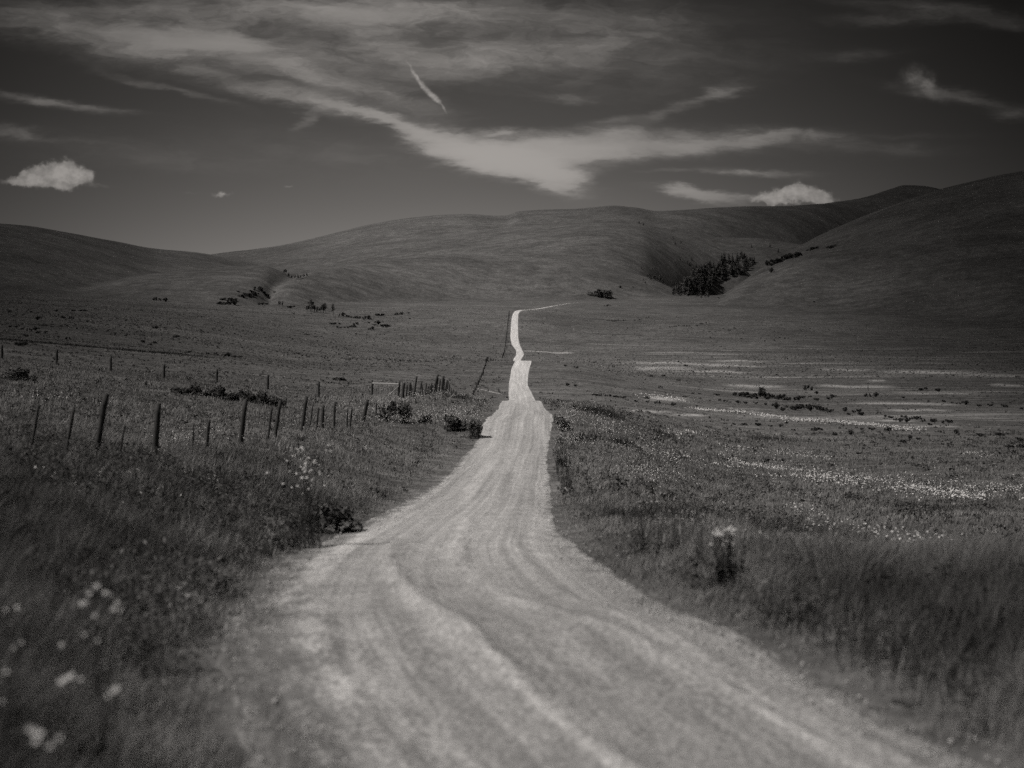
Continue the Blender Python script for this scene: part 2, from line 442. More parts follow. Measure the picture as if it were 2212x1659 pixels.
def tone_at(x, y):
    """albedo of the turf: dry short grass on the open land, lens darkening put into the colour near the camera"""
    d = np.maximum(y, 1.)
    t = np.full(np.shape(x), .125)
    t = t * (1 + .12 * fbm(x / 60., y / 90., 77))
    t = t * (.94 - .13 * sstep(700, 1400, d))
    near_dim = (1 - sstep(24, 60, d))  # foreground darkening put into the turf colour
    t = t * (1 - .35 * near_dim)
    off = off_road(x, np.maximum(y, 1.))
    t = t + (.115 - t) * (1 - sstep(.1, .8, off)) * (1 - sstep(60, 120, d))      # trodden, gravelly verge
    return t

yy = rows[:, None]; xx = S_COLS[None, :] * width_at(rows)[:, None]
yy = np.broadcast_to(yy, xx.shape)
zz = ground(xx, yy)
tone = tone_at(xx, yy)
flatm = sstep(12, 60, xx - (yy - 300) * .02) * sstep(130, 230, yy) * (1 - sstep(680, 860, yy)) * (1 - sstep(420, 600, xx))
nr, nc = xx.shape
# bare alkali streaks on the flat: (u0, u1, v, half thickness) as measured, laid on the land
yp = np.maximum(yy, 1.); gu = xx / yp * FX + CU; gv = HV + (EYE - zz) / yp * FX
pale = np.zeros_like(xx)
for c0, c1, cy, hh in ((0,90,62,3),(370,900,112,4),(380,660,133,7),(640,1000,122,3),(640,900,150,4),(820,1070,217,5),(760,1000,100,3),(1250,1500,140,5),(1540,2000,153,7),(1900,2230,168,4),
                       (1480,1560,193,4),(1240,1600,220,5),(1600,2000,250,5),(1400,1900,300,5),(1560,1860,330,4),(300,560,335,4),(560,720,355,4),(430,640,280,7),(1520,1700,380,3),(1640,1900,405,3),(2050,2230,215,5),(650,1720,372,0)):
    if hh == 0: continue
    u0, u1, v0 = 1194.5 + c0 * .46, 1194.5 + c1 * .46, 734 + cy * .46
    um, ur = (u0 + u1) / 2, (u1 - u0) / 2
    tilt = (gu - um) * .02
    wob_ = 1.6 * fbm(gu / 40., gu * 0 + cy, 8, 4)
    pale = np.maximum(pale, np.exp(-np.abs((gu - um) / ur) ** 4) * np.exp(-((gv - v0 - tilt - wob_) / (hh * .58)) ** 2) * (yy > 60))
def land(name, r0, r1):
    v = np.stack([xx[r0:r1], yy[r0:r1], zz[r0:r1]], -1).reshape(-1, 3)
    k = r1 - r0
    idx = np.arange(k * nc).reshape(k, nc)
    f = np.stack([idx[:-1, :-1], idx[:-1, 1:], idx[1:, 1:], idx[1:, :-1]], -1).reshape(-1, 4)
    me = mesh_np(name, v, f, M_MEADOW, {'tone': tone[r0:r1].ravel(), 'flatland': flatm[r0:r1].ravel(), 'pale': pale[r0:r1].ravel()}, smooth=True)
    return link(name, me)
split = int(np.searchsorted(rows, 1002))
o = land('ground', 0, split + 1); tag(o, 'rolling dry grassland on both sides of the gravel road', kind='structure')
o = land('hills', split, nr); tag(o, 'bare rounded grass hills along the horizon', kind='structure')

# ------------------------------------------------------------------ gravel road
rr = rows[(rows >= 1.0) & (rows <= 1120)]
# the same stations as the land rows, doubled where the land is coarse does not matter: both are ruled between rows
NS = 90
dr, xl, xr = road_at(rr)
jl = np.where(rr < 200, .16 * fbm(rr * 3.1, rr * 0, 5, 4) + .20 * fbm(rr * .35, rr * 0, 6, 3) * sstep(9, 18, rr), 0) * sstep(3, 8, rr)
jr = np.where(rr < 200, .10 * fbm(rr * 3.1, rr * 0 + 4, 15, 4) + .10 * fbm(rr * .35, rr * 0 + 9, 16, 3), 0) * sstep(3, 8, rr)
s = np.linspace(0, 1, NS)[None, :]
X = xl[:, None] * (1 - s) + xr[:, None] * s + jl[:, None] * (1 - s) ** 14 + jr[:, None] * s ** 14
Y = np.broadcast_to(rr[:, None], X.shape)
crown = (.05 * (1 - (2 * s - 1) ** 2)) * np.ones_like(X)
edge = np.minimum(s, 1 - s) * (xr - xl)[:, None]
ruts = .012 * vnoise(s * 9 + 0 * X, Y * .02, 40)
fwd = rr[:, None]; berm = 0 * X
for ks, hh, ww in (([(5, .5), (8, .49), (10, .47), (12.5, .44), (17, .36), (21, .31)], .045, .14), ([(5, .80), (8, .80), (10, .77), (14, .62), (18, .56), (30, .52)], .022, .12),
                   ([(5, .9), (8, .88), (12, .80), (16, .75), (30, .75)], .015, .09), ([(5, .26), (10, .2), (16, .16), (25, .16)], .02, .2), ([(5, .66), (9, .63), (13, .56), (17, .47), (24, .42), (40, .42)], -.012, .2)):
    fc = np.interp(fwd, [k[0] for k in ks], [k[1] for k in ks])
    wid = (xr - xl)[:, None]
    end = 1 - sstep(ks[-1][0] * .85, ks[-1][0] * 1.1, fwd)
    if hh >= .02: berm = np.maximum(berm, end * min(1., hh / .04) * np.exp(-((s - fc - .012 * vnoise(Y * .7, 0 * X, 9)) * wid / (ww * 1.1)) ** 2))
    ruts = ruts + hh * end * (1 + .6 * fbm(Y * .8, s * 3, 61, 3)) * np.exp(-((s - fc - .012 * vnoise(Y * .7, 0 * X, 9)) * wid / ww) ** 2)
Z = -dr[:, None] + EYE + np.where(edge < .12, -.05, .012) + crown * sstep(.1, 1., edge) + ruts * sstep(.2, .6, edge)
vv = np.stack([X, Y, Z], -1).reshape(-1, 3)
idx = np.arange(X.size).reshape(X.shape)
ff = np.stack([idx[:-1, :-1], idx[:-1, 1:], idx[1:, 1:], idx[1:, :-1]], -1).reshape(-1, 4)
shoulder = np.interp(Y, [10, 20, 60], [.55, 1., 2.]); edge2 = np.where(s < .5, edge * shoulder, edge * 1.6 + .1) + np.maximum(Y - 60, 0) * .01
lane = np.stack([(s * (xr - xl)[:, None]), Y, edge2], -1).reshape(-1, 3)
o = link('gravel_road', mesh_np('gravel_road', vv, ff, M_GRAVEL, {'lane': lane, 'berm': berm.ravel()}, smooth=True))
tag(o, 'pale gravel road winding over three rises to the hills', kind='structure')

def strip_path(name, px, width, label, mat=None):
    pts = [at(u, v) for u, v in px]
    pts = np.array(pts)
    k = 40; t = np.linspace(0, len(pts) - 1, k); i = np.clip(t.astype(int), 0, len(pts) - 2); f = (t - i)[:, None]
    c = pts[i] * (1 - f) + pts[i + 1] * f
    tg = np.gradient(c, axis=0); nrm = np.stack([-tg[:, 1], tg[:, 0]], -1); nrm /= np.linalg.norm(nrm, axis=1)[:, None]
    rowsv = []
    for q in np.linspace(-1, 1, 7):
        w = width * q * (1 + .25 * fbm(t * 2.3 + q, t * 0 + q, 3))[:, None]
        xy = c[:, :2] + nrm * w
        rowsv.append(np.column_stack([xy, ground(xy[:, 0], xy[:, 1]) + (.06 if abs(q) < .99 else -.05)]))
    V = np.stack(rowsv, 1)
    id_ = np.arange(k * 7).reshape(k, 7)
    F = np.stack([id_[:-1, :-1], id_[:-1, 1:], id_[1:, 1:], id_[1:, :-1]], -1).reshape(-1, 4)
    o = link(name, mesh_np(name, V.reshape(-1, 3), F, mat or M_PATH, smooth=True)); tag(o, label, kind='structure')
strip_path('side_track', [(1133, 758), (1160, 759), (1190, 761), (1222, 763.5)], 1.6, 'pale side track leaving the gravel road to the right')
strip_path('dirt_path', [(1026, 838), (1048, 843), (1068, 848), (1088, 852)], .35, 'thin pale dirt path between the fence and the road', flat('trodden_dirt', .23, .95, .5, 1.2))

# ------------------------------------------------------------------ grass (uncountable: one object)
def blades(x, y, h, w, lean, tone_b, seg=2):
    n = len(x)
    z = ground(x, y) - .02
    th = rng.uniform(0, 2 * math.pi, n)                   # facing
    la = rng.normal(.35, 1.1, n)                          # lean direction, the wind from the left
    ax = np.cos(th) * w / 2; ay = np.sin(th) * w / 2
    lx = np.cos(la) * lean * h; ly = np.sin(la) * lean * h
    base = np.stack([x, y, z], -1)
    a = base + np.stack([-ax, -ay, 0 * x], -1); b = base + np.stack([ax, ay, 0 * x], -1)
    mid = base + np.stack([lx * .3, ly * .3, h * .55], -1)
    c = mid + np.stack([ax * .75, ay * .75, 0 * x], -1); d = mid + np.stack([-ax * .75, -ay * .75, 0 * x], -1)
    tip = base + np.stack([lx, ly, h * np.sqrt(np.maximum(1 - lean ** 2 * .5, .3))], -1)
    V = np.stack([a, b, c, d, tip], 1).reshape(-1, 3)
    k = np.arange(n)[:, None] * 5
    F = np.concatenate([k + np.array([[0, 1, 2]]), k + np.array([[0, 2, 3]]), k + np.array([[3, 2, 4]])], 0)
    T = np.repeat(tone_b, 5)
    return V, F, T

def zone(d0, d1, n, h0, h1, w, fade_edge=.25, smax=.46):
    # area-uniform over the wedge, a margin beyond the frame
    d = np.sqrt(rng.uniform(d0 ** 2, d1 ** 2, n))
    x = rng.uniform(-smax, smax, n) * d + rng.normal(0, .5, n)
    off = off_road(x, d)
    p = np.clip((off + .05) / (fade_edge * 2.5), 0, 1)
    # a few tufts stray onto the gravel shoulder
    keep = rng.uniform(0, 1, n) < np.where(off > 0, .25 + .75 * p, np.where(off > -.28, .07, np.where((off > -1.1) & (x < 0) & (d < 16), .13, np.where((off > -.5) & (d < 20), .08, 0))))
    x, d, off = x[keep], d[keep], off[keep]
    cl = fbm(x / .6, d / .8, 51, 3); c2 = fbm(x / 2.2, d / 3.2, 52, 3)
    h = rng.uniform(h0, h1, len(x)) * (1 + .75 * cl + .5 * c2) * (.3 + .7 * sstep(0, 1.6, off)) * (1 - .35 * sstep(18, 26, d) * (1 - sstep(70, 90, d)))
    h = np.maximum(h, .05)
    return x, d, off, h, cl, c2

VS, FS, TS = [], [], []
def add(V, F, T):
    base = sum(len(q) for q in VS)
    VS.append(V); FS.append(F + base); TS.append(T)

def near_shade(x, d, off):
    """1 where corner darkening is painted into the plants: both banks close to the camera"""
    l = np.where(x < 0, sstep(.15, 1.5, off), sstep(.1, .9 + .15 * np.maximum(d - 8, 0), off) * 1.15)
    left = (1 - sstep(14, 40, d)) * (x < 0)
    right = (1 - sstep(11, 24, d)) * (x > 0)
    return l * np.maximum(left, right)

for d0, d1, n, h0, h1, w in ((3.5, 9, 90000, .22, .48, .006), (9, 18, 150000, .2, .45, .009), (18, 40, 210000, .16, .38, .014),
                             (40, 80, 170000, .10, .26, .026), (80, 150, 110000, .07, .20, .05), (150, 420, 70000, .05, .16, .16), (420, 1000, 80000, .1, .35, .5)):
    x, d, off, h, cl, c2 = zone(d0, d1, n, h0, h1, w)
    shade_k = near_shade(x, d, off)
    h = h * (1 + .15 * shade_k)
    tn = .145 * (1 + .7 * c2 + .55 * cl) * rng.uniform(.6, 1.5, len(x)) * (1 - np.where(x < 0, .38, .36) * shade_k)  # near banks darkened in the blade colour to imitate lens shading
    tn = np.maximum(tn, .02)
    tn = np.where(off < .4, np.maximum(tn, .15 * rng.uniform(.6, 1.5, len(x))), tn)       # bleached blades on the shoulder
    dry = rng.uniform(0, 1, len(x)) < .05 * (1 - shade_k)
    tn = np.where(dry, .26, tn)
    add(*blades(x, d, h, w * rng.uniform(.6, 1.4, len(x)), np.clip(rng.normal(.42, .25, len(x)), 0, .95), tn))

def herbs(d0, d1, n, per, leaf, hmax, side, tone0=.085, sig=.45, sc=1.):
    """broad-leaved weeds: clumps of small leaves between the grasses"""
    d = np.sqrt(rng.uniform(d0 ** 2, d1 ** 2, n)); x = rng.uniform(-.45, .45, n) * d
    off = off_road(x, d)
    dens = fbm(x / (1.7 * sc), d / (2.2 * sc), 63, 3)
    keep = (off > .1) & (dens > rng.uniform(-.45, .35, n)) & ((x * side > 0) | (rng.uniform(0, 1, n) < .35))
    x, d = x[keep], d[keep]; off = off[keep]
    k = len(x)
    tb = np.exp(rng.normal(0, sig, k)) * tone0 * (1 - .5 * near_shade(x, d, off))
    rd = rng.uniform(.08, .24, k) * (1 if sc < 2 else rng.uniform(.8, 3., k)); hm = hmax * rng.uniform(.35, 1., k)
    xs = np.repeat(x, per); ds = np.repeat(d, per)
    a = rng.uniform(0, 6.283, k * per); q = np.sqrt(rng.uniform(0, 1, k * per)) * np.repeat(rd, per)
    xs = xs + np.cos(a) * q; ds = ds + np.sin(a) * q
    hz_ = np.repeat(hm, per) * rng.uniform(.15, 1., k * per)
    P = np.stack([xs, ds, ground(xs, ds) + hz_], -1)
    nn = rng.normal(0, .8, (k * per, 3)) + np.array([-.2, -.2, .8]); nn /= np.linalg.norm(nn, axis=1)[:, None]
    e1 = np.cross(nn, rng.normal(0, 1, (k * per, 3))); e1 /= np.linalg.norm(e1, axis=1)[:, None]; e2 = np.cross(nn, e1)
    L = (leaf * rng.uniform(.5, 1.4, k * per))[:, None]
    V = np.stack([P - e1 * L, P + e2 * L * .45 - e1 * L * .2, P + e2 * L * .3 + e1 * L * .6, P + e1 * L, P - e2 * L * .5], 1).reshape(-1, 3)
    b = np.arange(k * per)[:, None] * 5
    F = np.concatenate([b + np.array([[0, 1, 2]]), b + np.array([[0, 2, 4]]), b + np.array([[4, 2, 3]])], 0)
    add(V, F, np.repeat(np.repeat(tb, per) * rng.uniform(.6, 1.5, k * per), 5))
herbs(4, 12, 1500, 42, .022, .42, -1)
herbs(12, 30, 3600, 30, .03, .42, -1)
herbs(30, 75, 3200, 22, .05, .4, 1)
herbs(75, 170, 3200, 14, .10, .35, 1, .095, .35, 3.)
herbs(170, 420, 6000, 10, .16, .25, -1, .10, .25, 12.)
herbs(420, 900, 5000, 8, .4, .35, -1, .105, .25, 30.)

def patch(px, n, hr, w, tn, spread):
    """a stand of tall coarse grass around picture points"""
    for (u, v) in px:
        x0, y0, _ = at(u, v)
        k = n
        a = rng.normal(0, 1, (k, 2)) * np.array(spread) * y0
        x = x0 + a[:, 0]; y = y0 + a[:, 1]
        ok = off_road(x, y) > .15
        x, y = x[ok], y[ok]
        add(*blades(x, y, rng.uniform(*hr, len(x)), w * rng.uniform(.6, 1.4, len(x)), np.clip(rng.normal(.22, .12, len(x)), 0, .8), tn * rng.uniform(.5, 1.5, len(x))))
# dark upright stands seen in the photograph
patch([(1400, 1130), (1440, 1122), (1480, 1112), (1520, 1118)], 190, (.25, .5), .012, .05, (.012, .03))
patch([(1640, 1150), (1665, 1150), (1700, 1165), (1740, 1165), (1780, 1175), (1830, 1180)], 150, (.3, .55), .012, .042, (.012, .03))
patch([(1330, 1120), (1360, 1112)], 200, (.12, .25), .012, .04, (.008, .03))
patch([(1830, 1330), (1890, 1310), (1790, 1360), (1940, 1380), (2050, 1400), (2150, 1360), (1990, 1300)], 170, (.2, .42), .009, .035, (.035, .07))
patch([(0 + k * 22, 733 + k * 1.9) for k in range(20)], 120, (.2, .5), .1, .04, (.012, .012))
patch([(1215, 965), (1213, 985), (1212, 1005), (1214, 1025), (1217, 1045), (1222, 1065)], 90, (.2, .6), .02, .06, (.006, .03))
patch([(520, 1225), (560, 1200), (600, 1180), (640, 1165)], 260, (.12, .3), .012, .05, (.02, .02))
patch([(1290, 893), (1320, 898), (1340, 960), (1260, 950), (1430, 940), (1640, 950), (1660, 948), (1690, 952)], 160, (.25, .5), .04, .05, (.006, .012))
patch([(2000, 1105)], 500, (.2, .4), .02, .04, (.015, .03))
patch([(470, 1080), (560, 1080), (600, 1060), (300, 1130), (120, 1120)], 300, (.25, .45), .012, .045, (.03, .05))
patch([(990, 860), (1275, 890), (1310, 900)], 250, (.3, .6), .04, .04, (.006, .02))
V = np.concatenate(VS); F = np.concatenate(FS); T = np.concatenate(TS)
o = link('grass', mesh_np('grass', V, F, M_BLADE, {'tone': T}))
tag(o, 'wild meadow grass on both banks of the road', 'grass', kind='stuff')

# ------------------------------------------------------------------ scattered white wildflowers (uncountable: one object)
def florets(x, y, z, r, tilt=.5, k=5):
    n = len(x)
    c = np.stack([x, y, z], -1)
    nx = rng.normal(0, tilt, n); ny = rng.normal(-.25, tilt, n)
    nrm = np.stack([nx, ny, np.ones(n)], -1); nrm /= np.linalg.norm(nrm, axis=1)[:, None]
    e1 = np.cross(nrm, np.array([0, 1., .01])); e1 /= np.linalg.norm(e1, axis=1)[:, None]; e2 = np.cross(nrm, e1)
    ring = []
    for q in range(k):
        a = 2 * math.pi * q / k
        ring.append(c + (math.cos(a) * e1 + math.sin(a) * e2) * r[:, None] + nrm * (r * .25)[:, None])
    V = np.stack([c] + ring, 1).reshape(-1, 3)
    b = np.arange(n)[:, None] * (k + 1)
    F = np.concatenate([b + np.array([[0, 1 + q, 1 + (q + 1) % k]]) for q in range(k)], 0)
    return V, F
FV, FF = [], []
def addf(V, F):
    base = sum(len(q) for q in FV); FV.append(V); FF.append(F + base)
def band(line, halfv, n, r, hgt, clump=4, tight=.5, jit=(.22, .3)):
    """n clumps of florets along a picture polyline (u, v) with vertical half-width halfv"""
    us = np.array([p[0] for p in line], float); vs = np.array([p[1] for p in line], float)
    X0, Y0 = [], []
    for _ in range(n):
        u = rng.uniform(us[0], us[-1]); v = np.interp(u, us, vs) + rng.normal(0, 1) * halfv * (tight + (1 - tight) * rng.uniform())
        hv = halfv if np.isscalar(halfv) else 1
        x, y, z = at(u, v)
        if off_road(np.array([x]), np.array([y]))[0] < .25: continue
        if fbm(np.array([x / 3.]), np.array([y / 4.]), 91)[0] < -.2: continue
        for _k in range(rng.integers(1, clump + 1)):
            X0.append(x + rng.normal(0, jit[0])); Y0.append(y + rng.normal(0, jit[1]))
    X0 = np.array(X0); Y0 = np.array(Y0)
    Z0 = ground(X0, Y0) + rng.uniform(.6, 1.1, len(X0)) * hgt
    addf(*florets(X0, Y0, Z0, r * rng.uniform(.6, 1.4, len(X0))))
band([(1420, 985), (1470, 994), (1544, 1005), (1654, 1019), (1792, 1038), (1930, 1056), (2059, 1077), (2130, 1085)], 8, 1100, .029, .25, 4)
band([(1544, 1000), (1654, 1014), (1792, 1034), (1930, 1052), (2080, 1060), (2230, 1066)], 16, 800, .028, .25, 3)
band([(1560, 970), (1640, 978), (1720, 985), (1790, 992)], 6, 200, .034, .25, 3)
band([(1430, 935), (1480, 938), (1520, 940)], 4, 90, .045, .25, 3, jit=(.5, .6))
band([(1493, 885), (1595, 890), (1654, 899), (1710, 907), (1792, 911), (1907, 921), (1976, 930)], 2.2, 1100, .07, .2, 4, jit=(.9, 1.2))
band([(1390, 856), (1440, 861), (1490, 867)], 4, 160, .08, .2, 3, jit=(1., 1.2))
band([(1690, 1112), (1740, 1122), (1800, 1138)], 6, 26, .022, .4, 3, jit=(.1, .2))
band([(1730, 1150), (1800, 1165), (1880, 1180), (1960, 1195), (2080, 1212)], 12, 85, .022, .4, 3, jit=(.1, .2))
band([(1215, 880), (1260, 905), (1330, 950), (1420, 985)], 22, 420, .02, .5, 4, jit=(.4, .6))
band([(1205, 960), (1300, 985), (1420, 1030), (1480, 1040)], 26, 330, .015, .45, 4, jit=(.3, .4))
band([(1205, 940), (1225, 965), (1250, 990)], 24, 260, .015, .6, 4, jit=(.3, .4))
band([(1350, 1030), (1400, 1042), (1440, 1055)], 12, 120, .015, .4, 4, jit=(.2, .3))
band([(800, 895), (870, 872), (960, 858), (1050, 868)], 10, 420, .022, .5, 4, jit=(.4, .6))
band([(700, 880), (790, 885), (850, 880)], 10, 180, .018, .5, 4, jit=(.4, .6))
band([(800, 915), (900, 920), (960, 910), (1030, 910)], 10, 260, .018, .5, 4, jit=(.3, .4))
band([(330, 985), (440, 965), (520, 960), (600, 935), (700, 920)], 14, 170, .013, .45, 4, jit=(.25, .35))
band([(560, 1000), (760, 990), (900, 1000), (960, 985)], 35, 130, .011, .35, 3, jit=(.2, .3))
band([(60, 870), (160, 880), (250, 888)], 8, 40, .016, .4, 3, jit=(.2, .3))
band([(60, 800), (250, 805), (330, 820)], 10, 70, .025, .4, 3, jit=(.5, .6))
band([(30, 1110), (200, 1090), (420, 1075)], 40, 40, .011, .4, 2, jit=(.1, .2))
band([(2090, 985), (2130, 990), (2150, 990)], 4, 40, .035, .3, 3, jit=(.3, .4))
# bloom sprinkled over the bushes beside the road
for u, v, wpx, hpx, n in ((985, 922, 62, 55, 240), (925, 910, 46, 40, 120), (852, 905, 60, 50, 90), (1030, 930, 34, 50, 70), (1225, 915, 40, 40, 90), (760, 905, 40, 26, 80)):
    x, y, z = at(u, v); w_ = wpx / FX * y; h_ = hpx / FX * y
    a = rng.uniform(0, 6.283, n); q = np.sqrt(rng.uniform(0, 1, n)); zz_ = rng.uniform(.15, 1.05, n)
    xs_ = x + np.cos(a) * q * w_ * .55; ys_ = y - .3 * w_ + np.sin(a) * q * w_ * .5
    addf(*florets(xs_, ys_, z + zz_ * h_ * np.sqrt(np.maximum(1 - q * q * .7, .05)), rng.uniform(.015, .028, n)))
V = np.concatenate(FV); F = np.concatenate(FF)
o = link('wildflowers', mesh_np('wildflowers', V, F, M_PETAL))
tag(o, 'tiny white wildflowers in bands across the meadow', 'wildflowers', kind='stuff')

# ------------------------------------------------------------------ loose stones on the road (uncountable: one object)
n = 7000
d = np.exp(rng.uniform(math.log(5), math.log(60), n)); _, l, r = road_at(d)
x = l + (r - l) * rng.uniform(0, 1, n) + rng.normal(0, .25, n)
rad = rng.gamma(2., .0035, n) + .004; rad = np.minimum(rad, .022)
octv = np.array([[1, 0, 0], [-1, 0, 0], [0, 1, 0], [0, -1, 0], [0, 0, .75], [0, 0, -.75]], float)
octf = np.array([[0, 2, 4], [2, 1, 4], [1, 3, 4], [3, 0, 4], [2, 0, 5], [1, 2, 5], [3, 1, 5], [0, 3, 5]])
zs = np.where(off_road(x, d) < -.15, -road_at(d)[0] + EYE + .04, ground(x, d) + .01)
V = octv[None] * rad[:, None, None] * rng.uniform(.6, 1.4, (n, 6, 1)) + np.stack([x, d, zs], -1)[:, None, :]
F = (np.arange(n)[:, None, None] * 6 + octf[None]).reshape(-1, 3)
o = link('gravel', mesh_np('gravel', V.reshape(-1, 3), F, M_STONE)); tag(o, 'loose stones lying on the gravel road', 'gravel', kind='stuff')

# ------------------------------------------------------------------ shrubs
def leaf_cloud(seed, n, rx, ry, rz, leaf, lobes=6, spiky=0., stems=9):
    rg = np.random.default_rng(seed)
    cen = np.stack([rg.normal(0, .45, lobes) * rx, rg.normal(0, .45, lobes) * ry, rg.uniform(.25, .8, lobes) * rz], -1)
    cen[:, 0] = np.tanh(cen[:, 0] / rx * 1.5) * rx * .85; cen[:, 1] = np.tanh(cen[:, 1] / ry * 1.2) * ry * .6; cen[:, 2] *= 1 - .45 * np.abs(cen[:, 0]) / rx
    rad = rg.uniform(.16, .42, lobes)
    k = rg.integers(0, lobes, n)
    dirs = rg.normal(0, 1, (n, 3)); dirs /= np.linalg.norm(dirs, axis=1)[:, None]
    p = cen[k] + dirs * (rad[k] * rg.uniform(.45, 1.0, n) ** .5)[:, None] * np.array([rx, ry, rz]) * .75
    p[:, 2] = np.abs(p[:, 2]) + .02
    nr_ = dirs * .6 + rg.normal(0, .7, (n, 3)); nr_ /= np.linalg.norm(nr_, axis=1)[:, None]
    e1 = np.cross(nr_, rg.normal(0, 1, (n, 3))); e1 /= np.linalg.norm(e1, axis=1)[:, None]; e2 = np.cross(nr_, e1)
    up = np.array([0, 0, 1.]) * spiky
    L = leaf * rg.uniform(.6, 1.5, n)[:, None]
    e1 = e1 + up; 
    V = np.stack([p - e1 * L, p + e2 * L * .55, p + e1 * L, p - e2 * L * .55], 1).reshape(-1, 3)
    F = np.arange(n * 4).reshape(n, 4)
    sv, sf = [], []
    for _ in range(stems):
        b = rg.normal(0, .08, 2) * rx; t = cen[rg.integers(0, lobes)]
        w = leaf * .18
        i = len(sv)
        sv += [(b[0] - w, b[1], 0), (b[0] + w, b[1], 0), (t[0] + w * .5, t[1], t[2]), (t[0] - w * .5, t[1], t[2])]
        sf.append((n * 4 + i, n * 4 + i + 1, n * 4 + i + 2, n * 4 + i + 3))
    V = np.concatenate([V, np.array(sv)]); F = np.concatenate([F, np.array(sf)])
    return V, F
SHR = [mesh_np('shrub', *leaf_cloud(100 + i, 420, .5, .45, (.55, .7, .5, .62, .8, .45)[i], .06, 8 + i % 3, .25), M_LEAF3) for i in range(6)]
for i in range(3):
    pass
_sn = [0]
def shrub(u, v, wpx, label, group, hs=1.0, mesh=None, name='shrub', cat='shrub', ws=1.0):
    """a shrub whose foot is seen at picture (u, v), wpx wide in the picture"""
    x, y, z = at(u, v)
    w = 1.25 * wpx / FX * y
    me = mesh or SHR[_sn[0] % len(SHR)]; _sn[0] += 1
    o = link(name, me, None, (x, y, z - .03 * w))
    rg = random.Random(int(u * 13 + v * 7))
    o.rotation_euler = (0, 0, rg.uniform(0, 6.28))
    o.scale = (w * 1.0 * ws, w * 1.0 * ws, w * hs * rg.uniform(.8, 1.15))
    tag(o, label, cat, group)
    return o

# right-hand flat: crop coordinates -> picture
def q6(a): return [(1194.5 + p[0] * .46, 752 + p[1] * .46 + 2, (p[2] if len(p) > 2 else 9) * 1.12) for p in a]
GR = 'shrubs dotted over the flat right of the road'
for u, v, w in q6([(870,222,20),(900,224,18),(930,228,18),(960,226,18),(985,222,24),(1000,237,16),(1030,232,18),(1060,237,18),(1090,240,18),(1120,242,18),(1150,242,16),(1180,230,12),(850,218,12),(1075,228,16),(1012,222,16),(945,235,14)]):
    shrub(u, v, w, 'dark shrub in the long thicket on the flat, above the pale flower strip', GR, .8)
for u, v, w in q6([(1050,282,16),(1080,290,14),(1112,284,18),(1140,288,16),(1165,278,14),(1180,284,20),(1210,292,16),(1235,285,20),(1265,295,16),(1300,298,12),(1275,290,12),(1150,280,14)]):
    shrub(u, v, w, 'dark shrub in the rounded thicket right behind the pale flower strip', GR, .95)
for u, v, w in q6([(1370,295,14),(1410,298,10),(1440,299,13),(1450,312,14),(1390,310,10),(1530,305,8),(1560,320,8),(1580,324,13),(1650,327,14),(1630,341,12),(1690,329,13),(1720,332,15),(1660,346,13),(1785,342,18),(1770,360,12),(1860,347,12),(1605,335,9),(1740,342,10),(1830,350,9)]):
    shrub(u, v, w, 'small dark shrub in the straggling row beyond the end of the pale flower strip', GR, .9)
for u, v, w in q6([(55,80,8),(108,90,10),(195,65,6),(283,84,6),(383,68,6),(590,63,6),(620,80,10),(590,150,9),(520,129,8),(460,129,9),(505,184,9),(70,174,11),(105,175,10)]):
    shrub(u, v, w, 'small far shrub between the road and the pale alkali streaks', GR, .8)
for u, v, w in q6([(190,218,10),(205,220,9),(220,221,10),(250,222,9),(270,224,9),(290,226,12),(310,229,8),(330,231,10),(437,233,11),(490,259,13),(565,268,13),(440,252,9),(390,249,9),(520,228,7),(620,227,9),(690,235,7),(675,272,6),(660,212,8),(690,213,7),(770,218,10),(780,243,9),(810,248,11),(870,255,11),(900,257,11),(950,259,10),(1000,263,8)]):
    shrub(u, v, w, 'small dark shrub in the scattered line left of the long thicket', GR, .8)
for u, v, w in q6([(980,194,15),(1200,194,20),(1240,212,9),(1310,225,14),(1300,238,13),(1240,242,11),(1205,226,8),(1480,225,15),(1515,225,13),(1645,231,9),(1735,195,18),(1810,200,12),(1835,249,10),(1905,260,9),(1938,262,15),(2000,270,13),(2050,270,13),(2120,273,11),(2200,282,10),(1875,255,7),(1765,248,6)]):
    shrub(u, v, w, 'dark shrub far out on the flat, right of the long thicket', GR, .75)
for u, v, w in q6([(960,361,16),(1020,365,10),(895,358,10),(850,355,9),(810,353,8),(1070,367,10),(1100,350,9),(1130,384,9),(1235,384,16),(1260,382,12),(1320,405,12),(1397,405,14),(1455,379,9),(1495,381,14),(1575,385,14),(1550,420,11),(1815,393,9),(1895,398,14),(2000,411,18),(2100,411,20),(2185,424,9),(2210,432,16),(1650,443,18),(1680,423,14),(1715,427,14),(2155,466,18),(2200,465,16),(2130,462,10)]):
    shrub(u, v, w, 'dark shrub on the near flat between the pale flower strip and the wide flower band', GR, .8)
